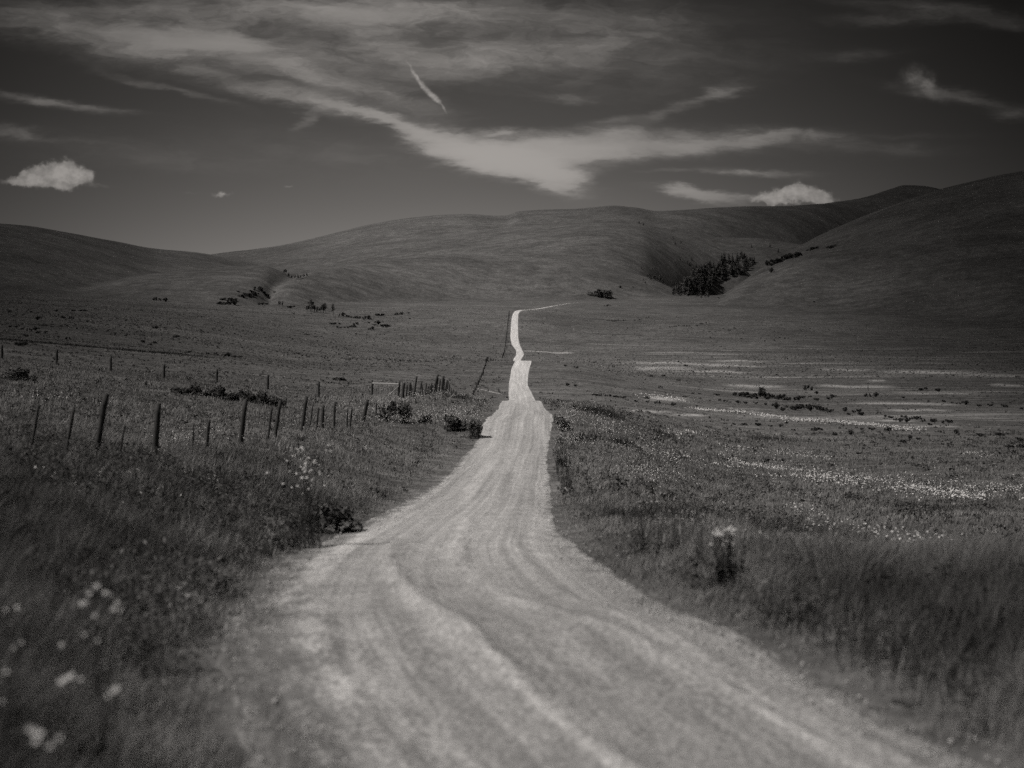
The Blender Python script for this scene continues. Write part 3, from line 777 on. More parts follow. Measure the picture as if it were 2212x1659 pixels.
# far slope below the right hill: a beaded row and specks
def q4(a): return [(1150.3 + p[0] * .28, 398 + p[1] * .28, p[2] * .28 * 1.9) for p in a]
for u, v, w in q4([(575,1053,8),(592,1054,8),(608,1056,9),(625,1058,10),(642,1056,8),(660,1052,8),(680,1053,7),(700,1053,8),(716,1051,8),(785,1052,10),(825,1047,8),(845,1042,7),(880,1034,8),(898,1029,8),
                 (1058,1104,10),(1075,1102,8),(1092,1100,8),(1110,1098,8),(1130,1092,9),(1170,1094,9),(1188,1094,9),(1210,1093,8),(1270,1094,8),(1295,1080,9),(1312,1078,9),(1340,1073,7),(1365,1072,8),
                 (1270,1151,8),(1365,1140,9),(1385,1150,8),(1410,1140,7),(1373,1186,10),(1320,1150,6),(1520,1132,12),(1555,1112,8),(1612,1192,8),(1763,1189,10),(1790,1216,9),(1863,1208,9),(1905,1186,9),(1945,1190,7),(1972,1190,10),(1880,1185,7),(680,799,14),(777,795,10),(838,813,7),(2175,910,9),(1450,1255,9)]):
    shrub(u, v, w, 'tiny shrub in the beaded rows on the slope below the ravine', 'beaded rows of shrubs below the ravine', .8)
for u, v, w in q4([(565,941,16),(582,939,12),(600,937,10)]):
    shrub(u, v, w, 'low shrub in the little row below the big dark bush', 'beaded rows of shrubs below the ravine', .6)

# left valley
def q5(a): return [(p[0] * .32, 442.4 + p[1] * .32 + 1.5, p[2] * .32 * 1.5) for p in a]
GL = 'shrubs dotted over the valley left of the road'
for u, v, w in q5([(60,720,24),(210,722,16),(262,722,12),(298,724,14),(380,718,20),(495,714,26),(545,715,26),(575,715,20)]):
    shrub(u, v, w, 'dark shrub in the thin level row under the left hill', GL, .6)
for u, v, w in q5([(430,761,22),(483,767,24),(255,774,30),(15,808,14),(65,823,20),(110,823,16),(150,838,22),(198,848,26),(240,845,30),(262,862,26),(308,863,20),(175,885,20),(395,888,14),(458,905,26),(105,945,20),(165,950,50)]):
    shrub(u, v, w, 'dark shrub scattered on the darker far-left pasture above the back fence', GL, .85)
for u, v, w in q5([(850,882,14),(968,928,22),(1040,930,26),(1020,942,18),(770,941,10),(1055,832,34),(1285,992,22),(1402,1006,18),(1455,1010,24),(1510,1018,24),(1545,1020,30),(1585,1028,26),(1620,1030,26),(1185,893,24)]):
    shrub(u, v, w, 'dark shrub in the loose line above the middle of the back fence', GL, .85)
for u, v, w in q5([(1040,638,30),(1070,642,24),(1115,650,28),(1515,640,34),(1550,642,28),(1580,642,24),(1500,668,40),(1540,668,44),(1580,672,40),(1640,620,40),(1665,615,36),(1690,612,36),(1720,605,36),(1740,582,44),(1755,580,30),(1605,586,18),(1700,590,26),(1780,592,22),(1800,608,26),(1745,670,20),(1770,670,20),(1805,668,26),(1970,692,30),(1950,692,20),(1850,585,16)]):
    shrub(u, v, w, 'dark shrub along the gully mouth at the foot of the pale knoll', GL, .75)
def q2(a): return [(575.2 + p[0] * .28, 575.2 + p[1] * .28, p[2] * .28 * 1.3) for p in a]
GC = 'streambed bushes in the valley left of the road'
for u, v, w in q2([(575,385,26),(595,388,30),(620,392,30),(648,397,26),(690,402,26),(712,404,26),(755,408,30),(785,410,38),(805,412,24)]):
    shrub(u, v, w, 'dark leafy bush in the unbroken streambed row, middle of the left valley', GC, .95)
for u, v, w in q2([(862,384,36),(892,384,36),(1010,374,30),(1038,374,30),(1097,364,18),(1103,406,16),(1010,412,8)]):
    shrub(u, v, w, 'round bush standing apart at the right end of the streambed row', GC, .8)
for u, v, w in q2([(505,448,24),(530,446,26),(568,448,22),(550,478,22),(580,476,22),(605,476,20),(630,476,20),(665,470,34),(690,452,34),(865,448,40),(845,455,26),(895,470,30),(920,468,36),(940,466,24),(795,490,26),(822,488,26),(790,440,22)]):
    shrub(u, v, w, 'dark bush below the streambed row on the open left slope', GC, .8)
for u, v, w in q2([(300,528,20),(325,530,20),(380,545,20),(425,545,18),(690,526,18),(716,528,10),(205,365,26)]):
    shrub(u, v, w, 'low dark bush on the open pasture below the taller streambed trees', GC, .55)

# single bushes near the road and the fences
BIG = [mesh_np('bush', *leaf_cloud(300 + i, 1500, .5, .45, (.45, .6, .75)[i], .034, 12 + 2 * i, .45, 20), M_LEAF) for i in range(3)]
def bush(u, v, wpx, label, hs=1., mi=0, group=None):
    return shrub(u, v, wpx, label, group, hs, BIG[mi], 'bush', 'bush')
bush(1213, 931, 42, 'dark bush pressed against the right edge of the gravel road by the widening', .95, 1)
bush(852, 912, 62, 'large dark bush below the wooden gate rail, by the end of the near fence', .9, 2)
bush(880, 905, 40, 'smaller dark bush at the right flank of the bush below the gate rail', .8, 0)
bush(690, 1150, 150, 'dark leafy bush at the left road edge below the tall white-flowered weed', .5, 2)
bush(590, 1178, 60, 'low dark bush hugging the left road edge, left of the leafy one', .5, 1)
bush(975, 930, 58, 'flower-sprinkled bush left of the road, beside the widening', .85, 1)
bush(1025, 945, 46, 'dark bush right at the left road edge by the widening', 1.0, 2)
bush(925, 915, 44, 'flower-sprinkled bush between the gate bush and the road', .8, 0)
bush(1215, 1010, 30, 'shaggy bush on the right road edge, nearer than the widening', 1.2, 1)
bush(40, 822, 70, 'broad dark bush at the left picture edge behind the leaning posts', .5, 2)
bush(672, 1142, 38, 'dark upright bush below the white heads of the tall weed', .8, 1)
bush(740, 822, 50, 'low flat bush on the slope behind the gate', .35, 0)
bush(1296, 642, 46, 'big oblong dark bush alone on the slope where the road bends away', .5, 2)
bush(1310, 642, 34, 'right half of the oblong dark clump on the slope where the road bends', .6, 1)
for i, u in enumerate((385, 404, 422, 440, 457, 474, 490, 506, 522, 538, 554, 568, 582, 593)):
    bush(u, 849 + i * 2.1 + (i % 2) * 2, 40, 'dark spiky bush in the long hedge-like strip behind the near fence', .62 + .12 * (i % 3), i % 3, 'dark strip of bushes behind the near fence')
for u, v, w in ((1290, 893, 26), (1318, 897, 24), (1305, 893, 20)):
    bush(u, v, w, 'dark tuft of bush on the right verge, in the gap before the flat', .6, 1, 'tufts on the right verge')
bush(648, 950, 40, 'low dark bush at the foot of a thick fence post', .35, 1)
bush(1045 + 940, 1112, 110, 'low dark bush in the near meadow at the right, below the flower band', .25, 0)

# ------------------------------------------------------------------ trees in the ravine and on the slopes
def conifer_meshes(seed):
    rg = np.random.default_rng(seed)
    g = Geo(); g.tube([(0, 0, -.3), (.02, 0, 2.), (0, .02, 4.), (0, 0, 6.)], [.13, .1, .06, .02], 6)
    tr = g.mesh('trunk', M_BARK)
    V, F = [], []
    lev = 15
    for i in range(lev):
        f = i / (lev - 1); z = .7 + 5.3 * f; rad = (1.25 * (1 - f) ** .8 + .06) * rg.uniform(.8, 1.15)
        nb = 9 if f < .7 else 6
        for q in range(nb):
            a = 2 * math.pi * (q + rg.uniform(-.4, .4)) / nb + i; L = rad * rg.uniform(.55, 1.1)
            dx, dy = math.cos(a), math.sin(a); w = L * .28 + .05; dz = -L * rg.uniform(.15, .5)
            for tq in (0, 1):
                j = len(V); zz_ = z + rg.uniform(-.12, .12); s0 = .1 + .35 * tq
                tilt = rg.uniform(-.15, .15)
                V += [(dx * L * s0, dy * L * s0, zz_ + dz * s0 * .5), (dx * L * .6 - dy * w, dy * L * .6 + dx * w, zz_ + dz * .5 + tilt),
                      (dx * L * (.85 + .15 * tq), dy * L * (.85 + .15 * tq), zz_ + dz), (dx * L * .6 + dy * w, dy * L * .6 - dx * w, zz_ + dz * .5 - tilt)]
                F.append((j, j + 1, j + 2, j + 3))
    return tr, mesh_np('crown', np.array(V), np.array(F), M_NEEDLE)
def leafy_meshes(seed, tall=1.):
    rg = random.Random(seed); g = Geo()
    g.tube([(0, 0, -.3), (.05, 0, 1.2), (.1, .05, 2.6 * tall)], [.14, .11, .05], 6)
    for _ in range(5):
        a = rg.uniform(0, 6.28); z = rg.uniform(.9, 1.6)
        g.tube([(.05, 0, z), (math.cos(a) * .5, math.sin(a) * .5, z + .8), (math.cos(a) * .8, math.sin(a) * .8, z + 1.6 * tall)], [.06, .04, .015], 5)
    tr = g.mesh('trunk', M_BARK)
    V, F = leaf_cloud(seed + 50, 700, 1.25, 1.2, 3.1 * tall, .17, 10, .2, stems=0) if False else leaf_cloud(seed + 50, 700, 1.25, 1.2, 3.1 * tall, .17, 16, .2, 1)
    V[:, 2] += .8
    return tr, mesh_np('crown', V, F, M_LEAF2)
CON = [conifer_meshes(s) for s in (1, 2, 3, 4)]
LEA = [leafy_meshes(s, t) for s, t in ((11, 1.), (12, 1.25), (13, .9))]
def tree(u, v, hpx, label, group, kind='c', k=0, wide=1.):
    x, y, z = at(u, v)
    name, cat = ('pine_tree', 'pine tree') if kind == 'c' else ('leafy_tree', 'tree')
    tr, cr = (CON[k % len(CON)] if kind == 'c' else LEA[k % len(LEA)])
    hh = 1.08 * hpx / FX * y / (6.0 if kind == 'c' else 3.9)
    rg = random.Random(int(u * 31 + v * 17 + k))
    o = empty(name, (x, y, z)); o.rotation_euler = (0, 0, rg.uniform(0, 6.28)); o.scale = (hh * wide, hh * wide, hh)
    tag(o, label, cat, group)
    link('trunk', tr, o); link('crown', cr, o)
    return o
def inpoly(p, poly):
    c = False; j = len(poly) - 1
    for i in range(len(poly)):
        if (poly[i][1] > p[1]) != (poly[j][1] > p[1]) and p[0] < (poly[j][0] - poly[i][0]) * (p[1] - poly[i][1]) / (poly[j][1] - poly[i][1]) + poly[i][0]: c = not c
        j = i
    return c
rg = random.Random(5)
def fill(poly, n, hr, label, group, mix=.6, mind=16):
    pts = []; tries = 0
    xs = [p[0] for p in poly]; ys = [p[1] for p in poly]
    while len(pts) < n and tries < 6000:
        tries += 1
        p = (rg.uniform(min(xs), max(xs)), rg.uniform(min(ys), max(ys)))
        if not inpoly(p, poly): continue
        if any((p[0] - q[0]) ** 2 + ((p[1] - q[1]) * 1.5) ** 2 < mind ** 2 for q in pts): continue
        pts.append(p)
    for i, p in enumerate(pts):
        kd = 'c' if rg.random() < mix else 'l'
        tree(1150.3 + p[0] * .28, 398 + p[1] * .28, rg.uniform(*hr), label[0 if kd == 'c' else 1], group, kd, i, 1.15 if kd == 'c' else 1.)
GT = 'trees crowding the ravine mouth'
fill([(1070,855),(1100,800),(1180,780),(1250,760),(1330,750),(1420,760),(1400,800),(1330,835),(1290,862),(1200,866)], 46, (16, 25),
     ('dark pine in the tight stand at the mouth of the ravine', 'leafy tree in the tight stand at the mouth of the ravine'), GT, .55, 15)
fill([(1330,835),(1410,850),(1400,880),(1300,882),(1260,870)], 12, (9, 13),
     ('small pine at the front foot of the ravine stand', 'small pale leafy tree at the front foot of the ravine stand'), GT, .15, 14)
fill([(1200,690),(1300,670),(1380,640),(1470,650),(1480,740),(1400,760),(1300,745),(1240,720)], 34, (15, 22),
     ('pine climbing the left flank inside the ravine', 'leafy tree climbing the left flank inside the ravine'), GT, .6, 17)
fill([(1430,600),(1500,575),(1620,580),(1720,600),(1700,640),(1640,690),(1560,720),(1470,735),(1450,660)], 46, (14, 22),
     ('dark pine in the deep shaded back of the ravine', 'dark leafy tree in the deep shaded back of the ravine'), GT, .7, 17)
for i, (cx, cy, h) in enumerate([(1195,605,9),(1215,620,10),(1230,640,10),(1262,650,10),(1300,640,9),(1228,585,8),(1140,588,7),(1100,608,5),(1690,490,8),(1832,484,8),(1895,525,10),(1100,465,8),(1085,415,6),(1145,455,8),(1350,620,8),(1375,640,9)]):
    tree(1150.3 + cx * .28, 398 + cy * .28, h, 'lone small pine scattered on the shaded slopes above the ravine stand', 'scattered pines above the ravine', 'c', i, 1.2)
for i, (cx, cy, h) in enumerate([(895,725,13),(912,735,12),(945,742,13),(965,748,14),(985,760,13),(1005,772,12),(870,768,6),(840,655,6),(930,663,7),(855,745,6)]):
    tree(1150.3 + cx * .28, 398 + cy * .28, h, 'small tree in the loose clump on the slope left of the ravine stand', 'loose clump left of the ravine', 'c' if i % 2 else 'l', i, 1.2)
tree(1150.3 + 822 * .28, 398 + 301 * .28, 6, 'tiny pine on the hill shoulder above the ravine, upper of two', 'pair of pines on the shoulder', 'c', 1, 1.6)
tree(1150.3 + 856 * .28, 398 + 320 * .28, 6.5, 'tiny pine on the hill shoulder above the ravine, lower of two', 'pair of pines on the shoulder', 'c', 2, 1.7)
for u, v, w in q4([(1815,636,40),(1840,625,40),(1862,615,44),(1885,606,44),(1910,598,44),(1935,588,44),(1960,580,44),(1985,575,52),(2010,572,56),(2035,564,52),(2055,550,40)]):
    shrub(u, v, w * .75, 'dark bush in the long sloping line on the fold of the right hill', 'bushes along the fold of the right hill', .95)
for u, v, w in q4([(2130,515,22),(2150,508,26),(2172,500,30),(2192,497,24),(2290,490,26),(2310,487,30),(2330,484,22)]):
    shrub(u, v, w * .8, 'small dark bush in the two clumps above the sloping line on the right hill', 'bushes along the fold of the right hill', .8)
shrub(1150.3 + 1840 * .28, 398 + 680 * .28, 13, 'round dark bush just under the sloping line on the right hill', None, .95)
shrub(1150.3 + 1665 * .28, 398 + 718 * .28, 9, 'dark bush at the right rim of the ravine', None, .9)
shrub(1150.3 + 1437 * .28, 398 + 880 * .28, 6, 'small bush right of the foot of the ravine stand', None, .8)
# upright trees on the left streambed
for i, (cx, cy, h) in enumerate([(320,350,12),(340,352,20),(352,354,18),(372,352,13),(395,358,10),(420,360,16),(440,360,17),(455,350,14)]):
    tree(575.2 + cx * .28, 575.2 + cy * .28, h * 1.2, 'leafy tree in the big clump at the left end of the streambed', 'streambed trees in the left valley', 'l', i, 1.)
tree(575.2 + 517 * .28, 575.2 + 372 * .28, 21, 'tall narrow leafy tree alone right of the streambed clump', 'streambed trees in the left valley', 'l', 1, .62)
for i, (cx, h) in enumerate([(100, 14), (125, 11)]):
    tree(575.2 + cx * .28, 575.2 + 312 * .28, h, ('thin leafy tree left of the streambed clump, taller of two', 'thin leafy tree left of the streambed clump, shorter of two')[i], 'streambed trees in the left valley', 'l', i, .7)
for i, (cx, cy, h) in enumerate([(1925, 468, 12), (1950, 488, 9), (1970, 495, 9), (1990, 500, 10), (2010, 500, 9), (2030, 494, 9), (2050, 488, 8), (2070, 482, 7)]):
    tree(cx * .32, 442.4 + cy * .32 + 1, h, 'dark tree filling the notch of the gully behind the pale knoll', 'trees in the left gully', 'l', i, 1.1)

# ------------------------------------------------------------------ fences
def post_mesh(h, r, lean_x, lean_y, seed, thin=False):
    rg = random.Random(seed); g = Geo()
    k = 6; pts = []; rad = []
    for i in range(k + 1):
        t = i / k
        pts.append((lean_x * (t * 1.15 - .15) + rg.uniform(-1, 1) * r * .06, lean_y * t + rg.uniform(-1, 1) * r * .06, -.25 + (h + .25) * t))
        rad.append(r * (1 + .06 * rg.uniform(-1, 1)) * (1.0 if t < .97 else .93))
    g.tube(pts, rad, 9 if r > .035 else 6, True, .09, rg)
    return g.mesh('fence_post', M_WOOD, True)

def fence(label, posts, wires, name='wire_fence', wr=.004, group=None):
    """posts: (u_base, u_top, height_px, width_px, d). One fence = post children + wire children"""
    p0 = posts[0]; x0 = (p0[0] - CU) / FX * p0[4]
    root = empty(name, (x0, p0[4], gz(x0, p0[4]))); tag(root, label, 'fence', group)
    O = np.array(root.location)
    tops = []
    for i, (ub, ut, hp, wp, d) in enumerate(posts):
        x = (ub - CU) / FX * d; z = gz(x, d)
        h = hp / FX * d; lean = (ut - ub) / FX * d
        r = wp / FX * d / 2
        me = post_mesh(h + .12, r, lean, random.Random(i).uniform(-.05, .05), i + int(d * 10))
        po = link('post', me, root, (x - O[0], d - O[1], z - O[2] - .1))
        tops.append((x, d, z, h, lean))
    for f in wires:
        pts = []
        for i in range(len(tops)):
            x, d, z, h, le = tops[i]
            hw = min(f, h * .92)
            pts.append((x + le * hw / max(h, .1), d, z + hw))
        g = Geo(); fin = []
        for i in range(len(pts) - 1):
            a, b = np.array(pts[i]), np.array(pts[i + 1]); span = np.linalg.norm(b - a)
            for t in (0, .25, .5, .75):
                q = a * (1 - t) + b * t; q[2] -= .012 * span * 4 * t * (1 - t); fin.append(tuple(q - O))
        fin.append(tuple(np.array(pts[-1]) - O))
        g.tube(fin, wr, 4)
        link('wire', g.mesh('wire', M_WIRE), root)
    return root

def dx8(u, x=-8.0): return x * FX / (u - CU)
NEAR = [(-70, -52, 100, 8, 20.5), (60, 85, 112, 7.5, dx8(60)), (138, 158, 100, 8, dx8(138)), (203, 230, 135, 14, dx8(203)), (254, 270, 68, 5, dx8(254)), (333, 341, 112, 13.5, dx8(333)),
        (415, 418, 58, 4, dx8(415)), (444, 452, 64, 7, dx8(444)), (518, 531, 94, 11, dx8(518)), (578, 587, 66, 5, dx8(578)), (592, 606, 80, 8, dx8(592)),
        (651, 662, 72, 8, dx8(651)), (667, 677, 58, 3.2, dx8(667)), (683, 688, 46, 4.2, dx8(683)), (696, 698, 50, 7, dx8(696)), (721, 723, 57, 5.5, dx8(721)),
        (749, 751, 42, 3.4, dx8(749)), (755, 760, 40, 4.4, dx8(755)), (783, 794, 47, 7.5, dx8(783)), (813, 813, 31, 3.5, dx8(813)), (829, 829, 26, 3, dx8(829))]
fence('old wire fence of leaning weathered posts along the near left bank', NEAR, (.3, .55, .8, 1.02))
MID = [(869, 872, 26, 6, 108), (883, 886, 24, 4.2, 112), (894, 900, 33, 3.4, 116), (919, 921, 20, 3, 121), (923, 925, 14, 2.6, 123), (927, 929, 13, 2.6, 125), (932, 934, 13, 2.6, 127),
       (936, 946, 30, 4.2, 130), (941, 946, 24, 3.6, 133), (953, 958, 27, 4.4, 138), (957, 960, 22, 3.4, 141), (965, 968, 18, 3, 144), (970, 971, 15, 2.4, 146), (975, 974, 9, 2, 148)]
MID += [(876, 880, 22, 3.0, 110), (888, 889, 20, 2.6, 113.5), (906, 911, 24, 3.0, 118), (913, 912, 16, 2.4, 119.5), (929, 933, 17, 2.6, 126), (948, 951, 22, 3., 135.5), (961, 966, 20, 2.8, 142.5), (979, 979, 8, 2., 150), (984, 986, 7, 2., 153)]
MID.sort(key=lambda q: q[4])
MID = [(a, b, h * 1.25, w * 1.15, d) for a, b, h, w, d in MID]
fence('wire fence of crooked posts climbing from the gate to the first crest', MID, (.3, .6, .9), wr=.005)
FAR = []
for i in range(15):
    d = 215 + i * 9.2; uu = np.interp(d, [215, 304, 344], [1023, 1046, 1053]); FAR.append((uu, uu + (i % 3 - .5) * 1.2, 11 - i * .12, 2.6 if i % 4 else 3.6, d))
for uu, hh, d in ((1058, 9, 352), (1061, 10, 356), (1065, 12, 360), (1069, 12, 364), (1075, 13, 368), (1080, 10, 371), (1084, 13, 375)):
    FAR.append((uu, uu + 1.5, hh, 2.4, d))
fence('wire fence with short dark posts running over the second rise left of the road', FAR, (.4, .8), wr=.012)
LAST = []
for i in range(44):
    d = 655 + i * 6.6; uu = np.interp(d, [655, 690, 760, 840, 930, 960], [1085, 1089, 1092, 1096, 1099.5, 1101]); LAST.append((uu, uu + .2, 6.2, 1.5, d))
fence('far straight fence like a thin dark line beside the climbing road', LAST, (.6, .9), wr=.03)
BACK = []
for ub, vb, vt in ((-110, 762, 733), (4, 776, 747), (122, 785, 757), (239, 801, 772), (354, 817, 788), (468, 826, 799), (578, 841, 811), (688, 858, 826)):
    x, y, z = at(ub, vb); BACK.append((ub, ub + .8, vb - vt + 1, 5.2, y))
fence('back wire fence of evenly spaced straight posts crossing the left pasture', BACK, (.35, .7, 1.0), wr=.003)

# wooden gate with one rail
xg, yg, zg = at(804, 862)
yg = 118.; xa = (804 - CU) / FX * yg; xb = (860 - CU) / FX * 112.; za = gz(xa, yg); zb = gz(xb, 112.)
root = empty('gate', (xa, yg, za)); tag(root, 'weathered wooden gateway with a single pale rail between two posts', 'gate')
link('post', post_mesh(1.35, .085, .0, 0, 71), root, (0, 0, -.1))
link('post', post_mesh(1.25, .085, .11, 0, 72), root, (xb - xa, 112 - yg, zb - za - .1))
g = Geo(); g.tube([(0, 0, 1.0), ((xb - xa) * .5, (112 - yg) * .5, (zb - za) * .5 + .98), (xb - xa + .12, 112 - yg, zb - za + .95)], [.055, .055, .05], 8)
M_RAIL = flat('bleached_rail', .28, .9, .2, 8.)
link('rail', g.mesh('rail', M_RAIL), root)
g = Geo(); g.tube([(xb - xa - .75, 111.4 - yg, zb - za), (xb - xa + .1, 112 - yg, zb - za + .85)], [.035, .03], 6)
link('brace', g.mesh('brace', M_RAIL), root)

# ------------------------------------------------------------------ flowering weeds near the camera
def head_mesh(seed, petals=11):
    rg = random.Random(seed); g = Geo()
    for q in range(petals):
        a = 2 * math.pi * q / petals + rg.uniform(-.1, .1); w = .32
        c, s_ = math.cos(a), math.sin(a); dz = rg.uniform(-.15, .25)
        g.poly([(c * .18 - s_ * w * .3, s_ * .18 + c * w * .3, .05), (c * .18 + s_ * w * .3, s_ * .18 - c * w * .3, .05),
                (c * .8 + s_ * w * .6, s_ * .8 - c * w * .6, .1 + dz * .6), (c * 1.0, s_ * 1.0, .1 + dz), (c * .8 - s_ * w * .6, s_ * .8 + c * w * .6, .1 + dz * .6)])
    n0 = 8
    for q in range(n0):
        a0, a1 = 2 * math.pi * q / n0, 2 * math.pi * (q + 1) / n0
        g.poly([(0, 0, .2), (.22 * math.cos(a0), .22 * math.sin(a0), .08), (.22 * math.cos(a1), .22 * math.sin(a1), .08)])
    return g.mesh('flower_head', M_HEAD)
HEADS = [head_mesh(s) for s in (1, 2, 3)]
def weed(base, heads, r, label, stem_r=.0035, leaves=14, group=None, name='flowering_weed', spread=.02):
    """heads: list of world points; stems rise from the base"""
    bx, by = base; bz = gz(bx, by)
    root = empty(name, (bx, by, bz)); tag(root, label, 'flower plant', group)
    g = Geo(); rg = random.Random(int(bx * 1000) + int(by * 100))
    O = np.array((bx, by, bz))
    for (x, y, z) in heads:
        t = np.array((x, y, z)) - O
        b = np.array((rg.gauss(0, spread), rg.gauss(0, spread), 0))
        mid = b * .4 + t * .6 + np.array((-(t[0]) * .25, -(t[1]) * .25, 0))
        g.tube([tuple(b), tuple(b + (mid - b) * .5), tuple(mid), tuple(t)], [stem_r, stem_r * .9, stem_r * .7, stem_r * .5], 5)
        for _ in range(max(1, leaves // max(len(heads), 1))):
            f = rg.uniform(.1, .75); c = b * (1 - f) + (mid) * f; a = rg.uniform(0, 6.28); L = rg.uniform(.04, .09) * (stem_r / .0035) ** .5
            dx, dy = math.cos(a) * L, math.sin(a) * L
            g.poly([tuple(c), tuple(c + np.array((dx * .5 - dy * .22, dy * .5 + dx * .22, L * .3))), tuple(c + np.array((dx, dy, L * .2))), tuple(c + np.array((dx * .5 + dy * .15, dy * .5 - dx * .15, L * .25)))])
    link('stem', g.mesh('stem', M_STEM), root)
    for i, (x, y, z) in enumerate(heads):
        h = link('flower_head', HEADS[i % 3], root, (x - bx, y - by, z - bz))
        rr_ = 1.05 * r * rg.uniform(.8, 1.25); h.scale = (rr_, rr_, rr_)
        h.rotation_euler = (rg.uniform(.2, 1.1), rg.uniform(-.5, .3), 0)
    return root
def px3(u, v, d): return ((u - CU) / FX * d, d, EYE - (v - HV) / FX * d)
def weed_px(pts, d, r, label, **kw):
    rg = random.Random(int(pts[0][0] * 7 + pts[0][1]))
    hs = [px3(u, v, d + rg.uniform(-.12, .12)) for u, v in pts]
    bx = sum(h[0] for h in hs) / len(hs)
    return weed((bx, d), hs, r, label, **kw)
weed_px([(211,1267),(203,1266),(194,1282),(226,1281),(235,1284),(176,1304),(185,1302),(254,1301),(246,1315),(261,1318)], 6.9, .0135, 'tallest white-flowered weed on the near left bank, ten heads in a crown')
weed_px([(13,1318),(37,1312)], 6.8, .012, 'two-headed white flower at the left picture edge, level with the tall crown')
weed_px([(182,1371),(211,1384),(205,1330)], 6.5, .011, 'white-flowered weed directly under the tallest crown')
weed_px([(46,1388),(28,1400)], 6.3, .0105, 'small pair of white heads left of the tall weed, near the edge')
weed_px([(133,1393)], 6.3, .010, 'single dim white head between the edge pair and the tall weed')
weed_px([(154,1460),(133,1473),(174,1468),(142,1466)], 5.8, .0125, 'cluster of white heads halfway down the near left bank')
weed_px([(243,1492),(232,1504),(252,1488)], 5.7, .0125, 'white heads nearest the road on the near left bank')
weed_px([(74,1580),(64,1577),(88,1585),(77,1601),(128,1595),(109,1611)], 4.7, .0125, 'largest blurred white heads low in the bottom left corner')
weed_px([(13,1451),(5,1516)], 5.4, .011, 'faint white heads at the very left edge of the bank')
rg2 = random.Random(3)
pts = []
for _ in range(46):
    pts.append((rg2.gauss(664, 24), rg2.gauss(1024, 26)))
xw, yw = (668 - CU) / FX * 21.5, 21.5
weed((xw, yw), [px3(u, v, yw + rg2.uniform(-.15, .15)) for u, v in pts], .021, 'tall bushy weed crowned with many white heads left of the road', stem_r=.004, leaves=110, name='tall_weed', spread=.2)
pts = [(rg2.uniform(1535, 1592), rg2.uniform(1138, 1178)) for _ in range(26)]
xw, yw = (1566 - CU) / FX * 14.3, 14.3
weed((xw, yw), [px3(u, v, yw + rg2.uniform(-.1, .1)) for u, v in pts], .02, 'white flower cluster on thick dark stems on the right bank', stem_r=.006, leaves=30, name='tall_weed', spread=.06)
for lab, us, d in (('thin weed with pale heads on the right verge before the thick-stemmed cluster', (1400, 1420, 1412), 26.),
                   ('dark upright weed leaning right on the right meadow', (1408, 1414), 42.)):
    pts = [(u + rg2.uniform(-6, 6), (1045 if d > 40 else 1078) + rg2.uniform(-14, 10)) for u in us for _ in range(3)]
    weed_px(pts, d, .012, lab, stem_r=.008 if d > 40 else .004, leaves=24)

for i in range(15):
    u = 1395 + i * 31 + rg2.uniform(-12, 12); v = 1112 + i * 4.2 + rg2.uniform(-10, 12); dd = 18.5 - i * .25 + rg2.uniform(-1, 1)
    if 1500 < u < 1610: dd -= 2.2
    hd = [(u + rg2.uniform(-15, 15), v + rg2.uniform(-14, 16)) for _ in range(6)]
    weed_px(hd, dd, .0085, 'dark spiky weed with dull heads in the ragged row along the right bank', stem_r=.0055, leaves=40, name='spiky_weed', spread=.07, group='spiky weeds on the right bank')

# dark clods at the left shoulder of the road
def clod(u, v, wpx, hs, label, seed):
    x, y, z = at(u, v); w = wpx / FX * y
    rg = np.random.default_rng(seed)
    nu, nv = 14, 8; V = []
    for j in range(nv + 1):
        ph = math.pi * j / nv
        for i in range(nu):
            th = 2 * math.pi * i / nu; q = 1 + .22 * rg.normal()
            V.append((math.cos(th) * math.sin(ph) * w * .5 * q, math.sin(th) * math.sin(ph) * w * .45 * q, math.cos(ph) * w * hs * q))
    F = [(j * nu + i, j * nu + (i + 1) % nu, (j + 1) * nu + (i + 1) % nu, (j + 1) * nu + i) for j in range(nv) for i in range(nu)]
    o = link('earth_clod', mesh_np('earth_clod', np.array(V), np.array(F), M_DARKCLOD), None, (x, y, z + .01)); tag(o, label, 'clod')
clod(490, 1332, 52, .14, 'dark flat clod of earth on the left shoulder, larger of two', 1)
clod(500, 1285, 44, .06, 'thin dark clod just behind the larger one on the left shoulder', 2)
clod(1960, 1518, 60, .05, 'dark low clod on the right shoulder at the grass edge', 3)

# ------------------------------------------------------------------ sky
W = bpy.data.worlds.new('World'); C.world = W; W.use_nodes = True
t = W.node_tree; n = N(t)
bg = t.nodes['Background']
gen = n.new('ShaderNodeTexCoord').outputs['Generated']
sky = n.new('ShaderNodeTexSky', sky_type='NISHITA'); sky.sun_disc = False
sky.sun_elevation = SUN_EL; sky.sun_rotation = SUN_AZ % (2 * math.pi)
sky.altitude = 1200; sky.air_density = 1.; sky.dust_density = .6; sky.ozone_density = 1.
sep = n.new('ShaderNodeSeparateColor'); t.links.new(sky.outputs[0], sep.inputs[0])
red = sep.outputs[0]                                       # black-and-white film behind a red filter
q = n.xyz(gen)
yc = n.m('MAXIMUM', q[1], .12)
U = n.m('ADD', n.m('MULTIPLY', n.m('DIVIDE', q[0], yc), FX / 1000), CU / 1000)     # bearing and elevation on the dome, in thousandths
Vv = n.m('SUBTRACT', HV / 1000, n.m('MULTIPLY', n.m('DIVIDE', q[2], yc), FX / 1000))
front = n.ramp(q[1], .12, .35)
